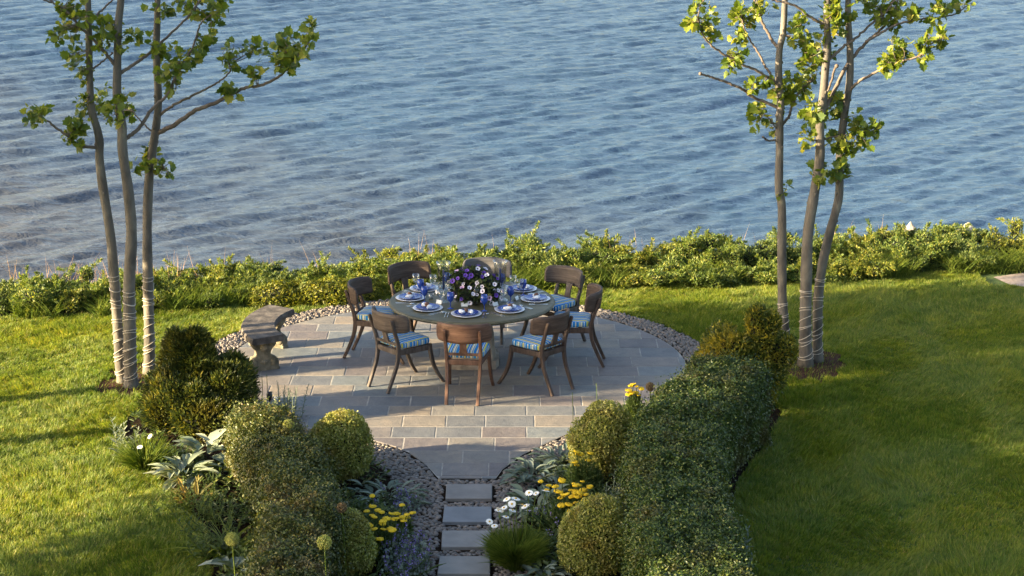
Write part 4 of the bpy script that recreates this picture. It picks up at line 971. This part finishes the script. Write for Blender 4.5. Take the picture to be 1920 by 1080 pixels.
def stripes():
    m, t, b = newmat('striped_canvas'); tc = N(t, 'ShaderNodeTexCoord'); sx = N(t, 'ShaderNodeSeparateXYZ'); t.links.new(tc.outputs['Object'], sx.inputs[0])
    d = N(t, 'ShaderNodeMath', operation='MULTIPLY_ADD'); d.inputs[1].default_value = 1 / .185; d.inputs[2].default_value = 10.22; sn = N(t, 'ShaderNodeSeparateXYZ'); t.links.new(tc.outputs['Normal'], sn.inputs[0]); ab = N(t, 'ShaderNodeMath', operation='ABSOLUTE'); t.links.new(sn.outputs[0], ab.inputs[0])
    gt = N(t, 'ShaderNodeMath', operation='GREATER_THAN'); gt.inputs[1].default_value = .62; t.links.new(ab.outputs[0], gt.inputs[0])
    mx = N(t, 'ShaderNodeMix'); t.links.new(gt.outputs[0], mx.inputs[0]); t.links.new(sx.outputs[0], mx.inputs[2]); t.links.new(sx.outputs[1], mx.inputs[3])
    t.links.new(mx.outputs[0], d.inputs[0])
    fr = N(t, 'ShaderNodeMath', operation='FRACT'); t.links.new(d.outputs[0], fr.inputs[0])
    Bl, Wh, Ye, Gn, Tn, Lb = (.012, .165, .44), (.66, .66, .62), (.60, .50, .10), (.30, .38, .08), (.42, .33, .24), (.05, .27, .52)
    seq = [(0, Bl), (.15, Wh), (.18, Bl), (.24, Ye), (.31, Gn), (.34, Bl), (.44, Wh), (.465, Bl), (.57, Ye), (.60, Gn), (.62, Wh), (.665, Tn), (.685, Bl), (.72, Ye), (.755, Lb), (.80, Bl), (.93, Ye), (.965, Wh), (.985, Bl)]
    col = ramp(t, fr.outputs[0], seq, 'CONSTANT'); n = noise(t, 14, 4, coords(t)); col = mixc(t, .3, col, ramp(t, n, [(.3, (.38, .38, .38)), (.7, (.6, .6, .6))]), 'OVERLAY')
    t.links.new(col, b.inputs['Base Color']); b.inputs['Roughness'].default_value = .85; b.inputs['Specular IOR Level'].default_value = .2
    bump(t, b, noise(t, 40, 4, coords(t)), .25, .003); return m
STRIPE = stripes()
def make_chair(wood):
    root = thing('klismos_chair', '-', 'chair', group='wooden klismos chairs round the table')
    for s in (-1, 1):
        p = spline([(s * .165, -.36, 0), (s * .168, -.295, .14), (s * .172, -.235, .29), (s * .176, -.213, .42), (s * .178, -.215, .47)], 14)
        build('leg', [(*rectsweep(p, .034, np.linspace(.032, .05, 14), r=.3), 0, False)], [wood], root)
        p = spline([(s * .178, -.215, .472), (s * .18, -.232, .56), (s * .184, -.272, .67), (s * .187, -.308, .78), (s * .188, -.314, .80)], 12)
        w = np.linspace(.038, .026, 12); w[-1] *= .55
        build('stile', [(*rectsweep(p, w, w * 1.15, r=.35), 0, False)], [wood], root)
        p = spline([(s * .208, .185, .455), (s * .212, .195, .38), (s * .218, .225, .24), (s * .226, .285, .11), (s * .236, .36, 0)], 14)
        build('leg', [(*rectsweep(p, np.linspace(.042, .03, 14), np.linspace(.05, .032, 14), r=.3), 0, False)], [wood], root)
        build('side_rail', [(*rectsweep([(s * .178, -.20, .425), (s * .21, .18, .425)], .058, .03, axis=(0, 0, 1), r=.2), 0, False)], [wood], root)
    build('front_rail', [(*rectsweep([(-.2, .19, .425), (.2, .19, .425)], .056, .03, axis=(0, 0, 1), r=.2), 0, False)], [wood], root)
    build('rear_rail', [(*rectsweep([(-.165, -.214, .425), (.165, -.214, .425)], .056, .03, axis=(0, 0, 1), r=.2), 0, False)], [wood], root)
    build('cross_rail', [(*rectsweep([(-.17, -.226, .515), (.17, -.226, .515)], .028, .022, axis=(0, 0, 1), r=.2), 0, False)], [wood], root)
    # curved crest rail, a thick bent board with rounded corners
    nu, nv = 26, 7; u = np.linspace(-1, 1, nu); V = []
    for side in (0, 1):
        for ui in u:
            lo = .65 + .02 * (max(0, abs(ui) - .82) / .18) ** 2 + .008 * abs(ui); hi = .865 - .04 * (max(0, abs(ui) - .84) / .16) ** 2.2 - .012 * abs(ui)
            for k in range(nv):
                f = k / (nv - 1); z = lo + (hi - lo) * f; ang = ui * 1.2
                th = .013 * (1 - .35 * (2 * f - 1) ** 4)
                r_ = .26 + (th if side else -th)
                xx = r_ * math.sin(ang) * 1.16; yy = -.045 - r_ * math.cos(ang) - .10 * (z - .65)
                V.append((xx, yy, z))
    V = np.array(V); n = nu * nv; Fq = [list(f) for f in grid_faces(nu, nv, False)[:, ::-1]] + [list(f + n) for f in grid_faces(nu, nv, False)]
    for i in range(nu - 1):
        for k in (0, nv - 1):
            a, b_ = i * nv + k, (i + 1) * nv + k; Fq.append([a, b_, b_ + n, a + n] if k else [b_, a, a + n, b_ + n])
    for k in range(nv - 1):
        for i in (0, nu - 1):
            a, b_ = i * nv + k, i * nv + k + 1; Fq.append([a, b_, b_ + n, a + n][::(1 if i == 0 else -1)])
    build('crest_rail', [(V, Fq, 0, True)], [CREST[wood.name]], root)
    z = np.linspace(.50, .68, 9); w = .052 - .02 * np.sin((z - .50) / .20 * np.pi * .8) + .016 * ((z - .5) / .2) ** 3
    yv = -.226 - .055 * ((z - .5) / .2) ** 1.2
    V = np.concatenate([np.stack([sx * w, yv + sy, z], 1) for sx, sy in ((-1, -.009), (1, -.009), (1, .009), (-1, .009))]).reshape(4, 9, 3).transpose(1, 0, 2).reshape(-1, 3)
    build('splat', [(V, [list(f) for f in grid_faces(9, 4)] + [[0, 1, 2, 3], [35, 34, 33, 32]], 0, False)], [wood], root)
    v, f = ellipsoid((0, 0, 0), (1, 1, 1), 40, 20, .32); tx = .19 + .038 * (v[:, 1] + 1) / 2
    puff = .046 * (1 - .25 * np.maximum(np.abs(v[:, 0]), np.abs(v[:, 1])) ** 4)
    V = np.stack([v[:, 0] * tx * 1.05, v[:, 1] * .205, .498 + v[:, 2] * puff], 1)
    build('cushion', [(V, f, 0, True)], [STRIPE], root)
    return root
TC = np.array([-.445, 20.86])
# x, y of the crest, facing direction (deg), wood, label
CH = [((-.52, 19.36), 83, 'red', 'reddish klismos chair facing away, its back to the stepping stones'),
      ((-1.41, 19.86), 42, 'grey', 'greyish klismos chair at the near side of the table, left of the reddish one'),
      ((-1.83, 21.18), -13, 'brn', 'brown klismos chair seen from the side, closest to the curved bench'),
      ((-1.29, 22.04), -55, 'brn', 'dark klismos chair behind the table on the bench side, its back against the bank'),
      ((-.27, 22.27), -97, 'silv', 'silvery grey klismos chair directly behind the petunia bowl'),
      ((.71, 21.80), 224, 'grey', 'klismos chair behind the table with its striped seat showing, towards the right trees'),
      ((1.00, 20.84), 176, 'brn', 'klismos chair seen sideways at the end of the table next to the right pebble ring'),
      ((.52, 19.78), 137, 'brn', 'dark brown klismos chair at the near side of the table, right of the reddish one')]
woods = dict(red=W_RED, grey=W_GREY, brn=W_BRN, silv=W_SILV); protos = {}
for (x, yv), face, wd, lab in CH:
    a = R(face); loc = (x + .33 * math.cos(a), yv + .33 * math.sin(a), .029); rz = a - R(90)
    if wd not in protos:
        o = protos[wd] = make_chair(woods[wd]); o.location = loc; o.rotation_euler = (0, 0, rz); o['label'] = lab
    else: dup(protos[wd], loc, rz, lab)
TZ = .75
def table():
    m, t, b = newmat('mossy_teak'); v = coords(t, 'Object', (1, 1, 1)); n = noise(t, 5, 6, v, .6)
    w = N(t, 'ShaderNodeTexNoise'); w.inputs['Scale'].default_value = 3; w.inputs['Detail'].default_value = 8; t.links.new(coords(t, 'Object', (.6, 22, 1)), w.inputs['Vector'])
    col = ramp(t, w.outputs['Fac'], [(.3, (.034, .031, .015)), (.5, (.078, .070, .034)), (.7, (.14, .125, .072))]); col = mixc(t, .5, col, ramp(t, n, [(.3, (.36, .38, .26)), (.7, (.64, .60, .54))]), 'OVERLAY')
    t.links.new(col, b.inputs['Base Color']); b.inputs['Roughness'].default_value = .5; bump(t, b, w.outputs['Fac'], .3, .004)
    PS = surf('pedestal_stone', [(.3, (.17, .14, .11)), (.5, (.28, .235, .19)), (.7, (.38, .33, .27))], 8, .9, .6, .01)
    root = thing('dining_table', 'large round mossy wooden table on a pale stone pedestal in the middle of the patio', 'table', (*TC, .029))
    h = TZ - .029
    build('tabletop', [(*lathe([(.02, h - .055), (.84, h - .055), (.875, h - .045), (.915, h - .038), (.925, h - .022), (.915, h - .006), (.90, h)] , 96), 0, False)], [m], root)
    sec = [(0, .30), (.09, .30), (.095, .265), (.16, .25), (.3, .245), (.45, .215), (.56, .18), (.63, .22), (h - .056, .26)]
    V = []
    for z, w_ in sec:
        for k in range(16):
            a = 2 * np.pi * k / 16; q = (abs(math.cos(a)) ** 6 + abs(math.sin(a)) ** 6) ** (-1 / 6); V.append((w_ * q * math.cos(a), w_ * q * math.sin(a), z))
    build('pedestal', [(V, [list(f) for f in grid_faces(9, 16)] + [list(range(16))[::-1], list(range(128, 144))], 0, False)], [PS], root)
table()

# ---------------------------------------------------------------- things on the table
CHARG = flat('charger_glaze', (.62, .62, .66), .25); RIMB = flat('blue_rim', (.06, .11, .33), .3)
def platemat():
    m, t, b = newmat('blue_willow'); v = coords(t); n = noise(t, 26, 5, v, .6, .5); ln = N(t, 'ShaderNodeVectorMath', operation='LENGTH'); t.links.new(v, ln.inputs[0])
    col = ramp(t, n, [(.42, (.02, .05, .24)), (.52, (.05, .11, .40)), (.60, (.35, .42, .65)), (.66, (.6, .64, .72))])
    rim = ramp(t, ln.outputs['Value'], [(0, (0, 0, 0)), (.098, (0, 0, 0)), (.1, (1, 1, 1))]); col = mixc(t, rim, col, (.03, .06, .26))
    t.links.new(col, b.inputs['Base Color']); b.inputs['Roughness'].default_value = .22; return m
WILLOW = platemat(); NAP = surf('linen', [(.3, (.72, .72, .74)), (.7, (.82, .82, .82))], 30, .9, .4, .004)
RING = surf('wood_ring', [(.3, (.09, .035, .02)), (.7, (.2, .09, .05))], 30, .6)
COB = glassmat('cobalt_glass', (.03, .10, .55), .55); CLEAR = glassmat('clear_glass', (.93, .95, .95)); CARD = flat('card', (.8, .8, .78), .8)
SIL = flat('silver', (.75, .74, .72), .22, 1.0)
def one(name, parts, mats, label, cat, loc, rz, group, key):
    if key in ONE: o = link(name, ONE[key], None, loc, rz, label, cat, group)
    else:
        o = build(name, parts(), mats, None, loc, label=label, cat=cat, group=group); o.rotation_euler = (0, 0, rz); ONE[key] = o.data
    return o
ONE = {}
SEAT = ['the reddish chair near the stepping stones', 'the greyish chair at near left', 'the brown chair by the bench', 'the dark chair behind on the bench side',
        'the silvery chair behind the petunias', 'the rear chair towards the right trees', 'the sideways chair by the right pebbles', 'the dark brown chair at near right']
PLT = [(876, 584), (804, 577), (770, 558), (784, 538), None, (986, 540), (1004, 560), (951, 579)]
def napkin_parts():
    prt = []
    for s, sz in ((-1, 1.0), (1, .9)):
        v, f = ellipsoid((0, 0, 0), (1, 1, 1), 18, 12); k = (v[:, 0] + 1) / 2
        V = np.stack([.085 * (k) * s, .05 * v[:, 1] * (.25 + .9 * k), .024 * v[:, 2] * (.5 + .7 * k) + .02 + .008 * vnoise(v, 4, 3 + s)], 1) * sz
        V[:, 1] += .012 * np.sin(V[:, 0] * 60) ; prt.append((V, f, 0, False))
    return prt
nring = None
for i, (seat, pp) in enumerate(zip(SEAT, PLT)):
    (x, yv), face, _, _ = CH[i]
    if pp: c = G(*pp, TZ + .012)[:2]
    else: c = TC + [.10, .70]
    dr = c - TC; l = np.linalg.norm(dr); c = TC + dr / l * min(max(l, .60), .72)
    a = math.atan2(TC[1] - c[1], TC[0] - c[0]); u = np.array([math.cos(a), math.sin(a)]); rt = np.array([u[1], -u[0]]); rz = a - R(90)
    L3 = lambda off, fw, z=TZ + .0005: (c[0] + rt[0] * off + u[0] * fw, c[1] + rt[1] * off + u[1] * fw, z)
    one('charger', lambda: [(*lathe([(.02, 0), (.10, .0), (.125, .006), (.165, .014), (.167, .018), (.16, .019), (.12, .011), (.02, .008)], 48), 0, True)], [CHARG], 'wide pale charger plate set for ' + seat, 'plate', L3(0, 0), rz, 'charger plates on the table', 'ch')
    one('salad_plate', lambda: [(*lathe([(.02, 0), (.085, .0), (.13, .016), (.132, .019), (.127, .019), (.085, .007), (.001, .006)], 48), 0, True)], [WILLOW], 'blue patterned plate set for ' + seat, 'plate', L3(0, 0, TZ + .0125), rz, 'blue patterned plates on the table', 'sp')
    o = one('napkin', napkin_parts, [NAP], 'white ringed napkin on the plate of ' + seat, 'napkin', L3(0, -.01, TZ + .022), rz + rng.normal(0, .35), 'white napkins on the plates', 'nk')
    if nring is None:
        r2 = build('napkin_ring', [(*tube([(-.018, 0, .03), (0, 0, .034), (.018, 0, .03)], [.022, .027, .022], 12), 0, True)], [RING], o); nring = r2.data
    else: link('napkin_ring', nring, o)
    if i == 4: continue
    for k, off in ((0, -.195), (1, -.225)):
        def fork():
            prt = [(*rectsweep(spline([(0, -.10, .003), (0, 0, .004), (0, .05, .006)], 8), np.array([.011, .010, .008, .007, .006, .006, .006, .009]), .0025, (1, 0, 0)), 0, False), (*box((0, .06, .006), (.02, .022, .0025)), 0, False)]
            for q in range(4): prt.append((*box(((q - 1.5) * .0056, .09, .007), (.003, .042, .002)), 0, False))
            return prt
        one('fork', fork, [SIL], ('inner' if k == 0 else 'outer') + ' silver fork set for ' + seat, 'fork', L3(off, -.03), rz + rng.normal(0, .04), 'silver cutlery on the table', 'fk')
    one('knife', lambda: [(*rectsweep(spline([(0, -.11, .004), (0, -.02, .004), (0, 0, .004)], 6), .011, .005), 0, False), (*rectsweep(spline([(0, 0, .003), (.002, .06, .003), (-.004, .12, .003)], 8), np.array([.014, .016, .018, .018, .018, .017, .013, .004]), .002), 0, False)], [SIL],
        'silver knife set for ' + seat, 'knife', L3(.19, -.03), rz + rng.normal(0, .04), 'silver cutlery on the table', 'kn')
    def spoon():
        v, f = ellipsoid((0, .085, .006), (.017, .026, .005), 14, 8); return [(*rectsweep(spline([(0, -.10, .003), (0, 0, .004), (0, .062, .006)], 8), np.array([.011, .010, .008, .006, .005, .005, .005, .006]), .0025), 0, False), (v, f, 0, True)]
    one('spoon', spoon, [SIL], 'silver spoon set for ' + seat, 'spoon', L3(.222, -.035), rz + rng.normal(0, .04), 'silver cutlery on the table', 'sn')
GOB = [(844.5, 578.6), (796, 567), (789, 553.5), (838, 541), (941, 543), (981, 553.5), (957.5, 567.5), (908, 583)]
GL = ['left of the reddish chair place', 'at the place of the greyish near chair', 'by the place of the brown chair near the bench', 'behind the left hurricane lamp', 'behind the right hurricane lamp', 'in front of the rear right plate', 'by the near right place', 'right of the reddish chair place, against the petunias']
def glass_parts(kind):
    if kind == 'gob':
        return [(*lathe([(.001, 0), (.034, .001), (.033, .004), (.008, .009), (.005, .02), (.005, .065), (.010, .075), (.028, .092), (.038, .12), (.039, .145), (.033, .182), (.031, .182), (.036, .145), (.035, .12), (.026, .095), (.004, .08)], 24), 0, True)]
    return [(*lathe([(.001, 0), (.034, .001), (.033, .003), (.006, .007), (.0035, .02), (.0035, .09), (.012, .10), (.034, .125), (.042, .155), (.037, .20), (.0355, .20), (.0405, .155), (.033, .127), (.003, .104)], 24), 0, True)]
for q, lab in zip(GOB, GL):
    p = G(*q, TZ); one('goblet', lambda: glass_parts('gob'), [COB], 'cobalt blue glass goblet ' + lab, 'goblet', (p[0], p[1], TZ + .0005), 0, 'blue goblets on the table', 'gb')
for q, lab in (((893, 572), 'in front of the petunias at the reddish chair place'), ((975, 556), 'by the rear right plate'), ((812, 548), 'beside the left hurricane lamp foot'), ((780, 546), 'behind the plate of the brown chair'), ((962, 549), 'right of the right hurricane lamp'), ((828, 577), 'by the greyish near chair place'), ((944, 574), 'by the near right place')):
    p = G(*q, TZ); one('wine_glass', lambda: glass_parts('wine'), [CLEAR], 'clear stemmed wine glass ' + lab, 'wine glass', (p[0], p[1], TZ + .0005), 0, 'clear wine glasses on the table', 'wg')
def votive(q, lab):
    p = G(*q, TZ); root = thing('votive_holder', lab, 'candle holder', (p[0], p[1], TZ + .0005), group='small glass votives on the table')
    build('glass', [(*lathe([(.001, 0), (.026, 0), (.033, .062), (.031, .062), (.024, .006), (.001, .006)], 20), 0, True)], [CLEAR], root)
    build('candle', [(*lathe([(.001, .007), (.022, .007), (.025, .032), (.001, .033)], 16), 0, True)], [CARD], root)
votive((884, 571), 'small clear votive glass in front of the petunias'); votive((808, 560), 'small clear votive glass left of the left hurricane lamp'); votive((955, 576), 'small clear votive glass behind the near right plate')
for q, rz, lab in (((871, 574), 0, 'behind the plate of the reddish chair'), ((824, 569), -.5, 'behind the plate of the greyish near chair'), ((820, 550), -1.2, 'near the left hurricane lamp foot'), ((928, 573), .7, 'behind the near right plate'), ((968, 562), 1.1, 'near the plate of the sideways chair')):
    p = G(*q, TZ)
    def tent():
        V = [(-.036, -.018, 0), (.036, -.018, 0), (.036, 0, .038), (-.036, 0, .038), (.036, .018, 0), (-.036, .018, 0)]; V += [(x, y_, z + .0012) for x, y_, z in V]
        return [(V, [[0, 1, 2, 3], [3, 2, 4, 5], [9, 8, 7, 6], [11, 10, 8, 9]], 0, False)]
    one('place_card', tent, [CARD], 'white folded place card ' + lab, 'place card', (p[0], p[1], TZ + .0005), rz, 'white place cards on the table', 'pc')
BLUEW = flat('blue_wax', (.008, .02, .11), .4)
def hurricane(px, py, lab, lab2):
    p = G(px, py, TZ); root = thing('hurricane_lamp', 'tall clear glass hurricane lamp with flared foot, ' + lab, 'candle holder', (p[0], p[1], TZ + .0005), group='glass hurricane lamps on the table')
    build('foot', [(*lathe([(.001, 0), (.088, .001), (.09, .006), (.07, .016), (.035, .04), (.022, .07), (.026, .095), (.05, .115), (.078, .13), (.085, .155), (.082, .155), (.074, .135), (.02, .12)], 32), 0, True)], [CLEAR], root)
    build('shade', [(*lathe([(.060, .135), (.064, .20), (.066, .36), (.07, .42), (.083, .455), (.081, .455), (.068, .42), (.064, .36), (.062, .20), (.058, .136)], 32), 0, True)], [CLEAR], root)
    cdl = one('taper_candle', lambda: [(*lathe([(.001, 0), (.0115, 0), (.0105, .235), (.004, .243), (.001, .244)], 14), 0, True)], [BLUEW], 'dark blue taper candle inside the ' + lab2 + ' hurricane lamp', 'candle', (p[0], p[1], TZ + .128), 0, 'blue candles on the table', 'tc')
hurricane(832, 566, 'standing left of the petunias', 'left'); hurricane(938, 563, 'standing right of the petunias', 'right')
def petunias():
    c = np.array([-.43, 20.84, TZ + .0005]); root = thing('petunia_bowl', 'mounded bowl of white and purple petunias in the centre of the table', 'flowers', c)
    build('bowl', [(*lathe([(.06, 0), (.10, .0), (.15, .06), (.16, .10), (.15, .10), (.05, .04)], 28), 0, True)], [flat('dark_bowl', (.03, .028, .025), .6)], root)
    PL = leafmat('petunia_leaf', [(0, (.012, .022, .008)), (.5, (.03, .05, .012)), (1, (.08, .10, .02))], .25, .5)
    lob = [(0, 0, .15, .22, .21, .16), (-.12, -.04, .19, .14, .14, .14), (.12, -.02, .17, .15, .15, .14), (.0, .03, .27, .16, .13, .10), (-.06, -.16, .10, .14, .10, .10), (.13, -.14, .10, .13, .10, .10), (.2, -.05, .1, .1, .1, .08)]
    P, Nn = lobes_points(lob, 2600, .45, seed=5, lump=.18); v, f = leaves(P, Nn, .045, .026, out=.6, jit=.8); build('foliage', [(v, f, 0, False)] + core_parts(lob, .75), [PL, CORE], root)
    PW = flat('petunia_white', (.72, .66, .72), .6); PV = flat('petunia_purple', (.12, .045, .36), .6); PE = flat('petunia_eye', (.10, .03, .13), .7); PP = flat('petunia_pink', (.55, .36, .52), .6)
    def bloom(mat):
        a = np.linspace(0, 2 * np.pi, 20, endpoint=False); rr = .031 * (1 - .10 * np.abs(np.sin(a * 2.5)))
        V = [(.003 * math.cos(x), .003 * math.sin(x), -.022) for x in a] + [(.010 * math.cos(x), .010 * math.sin(x), 0) for x in a] + [(r * math.cos(x), r * math.sin(x), .007 + .004 * math.sin(x * 5)) for x, r in zip(a, rr)]
        g = grid_faces(3, 20); return build('petunia_flower', [(V, g[:20], 1, True), (V, g[20:], 0, True)], [mat, PE], root)
    protos_ = {}
    cam_l = np.array([.43, -20.84, CAM_H - TZ]); cam_l /= np.linalg.norm(cam_l)
    P, Nn = lobes_points(lob, 800, .05, seed=5, lump=.12, zmin=.04)
    pick = []
    for i in rng.permutation(len(P)):
        if all(np.linalg.norm(P[i] - P[j]) > .052 for j in pick) and len(pick) < 78: pick.append(i)
    for i in pick:
        z = P[i][2]; k = 'v' if (z > .25 and rng.random() < .75) or rng.random() < .12 else ('p' if rng.random() < .15 else 'w')
        if k not in protos_: o = bloom({'v': PV, 'w': PW, 'p': PP}[k]); protos_[k] = o.data
        else: o = link('petunia_flower', protos_[k], root)
        o.location = tuple(P[i] + Nn[i] * .022); d = unit(Nn[i] + rng.normal(0, .25, 3) + [0, -.25, .1])
        o.rotation_euler = Vector(d).to_track_quat('Z', 'Y').to_euler(); s = rng.uniform(.65, 1.0); o.scale = (s, s, s)
petunias()
# trees added outside the frame on the left, crowns shaped to shade the patio
def added_shade_tree(x, yv, h, rc, seed, n, label, low=.49):
    r = np.random.default_rng(seed); root = thing('added_shade_tree', label, 'tree', (x, yv, 0), group='unseen trees added for shade beside the lawn')
    tp = spline([(0, 0, -.05), (.05, .03, h * .3), (-.05, .06, h * .55), (0, 0, h * .9)], 20); v, f = tube(tp, np.linspace(.16, .04, 20), 12)
    build('trunk', [(v, f, 0, True)], [BARK], root); Ps, Ns = [], []
    for i in range(30):
        z = h * r.uniform(low, .98); a = r.uniform(0, 6.28); q = rc * r.uniform(.25, 1.0) * (1 - .5 * max(0, z / h - .6))
        c = np.array([q * math.cos(a), q * math.sin(a), z]); b = tp[int(19 * min(.95, (z / h) * .85))]
        v, f = tube(spline([b, (b + c) / 2 + [0, 0, .1], c], 8), np.linspace(.04, .012, 8), 6); build('limb', [(v, f, 0, True)], [TWIG], root)
        m = n // 30; Ps.append(c + r.normal(0, .22, (m, 3)) * [1.5, 1.5, .8]); Ns.append(r.normal(0, .6, (m, 3)) + [0, 0, .8])
    P, Nn = np.concatenate(Ps), np.concatenate(Ns); m = len(P)
    v, f = scatter(*PLANE, P, frames(r.normal(0, 1, (m, 3)) + [0, 0, -.3], Nn), r.uniform(.10, .17, m)); build('crown', [(v, f, 0, False)], [PLEAF], root)
added_shade_tree(-13.5, 15.4, 7.4, 2.3, 51, 8500, 'unseen spreading tree added beyond the left lawn edge to shade the patio', .60)
added_shade_tree(-13.2, 10.9, 7.4, 2.5, 52, 17000, 'unseen broad tree added beyond the left edge, closest to the camera, for shade')
added_shade_tree(-10.4, 17.9, 6.8, 1.2, 53, 5200, 'unseen narrow tree added just left of the frame to shade trunks and table')
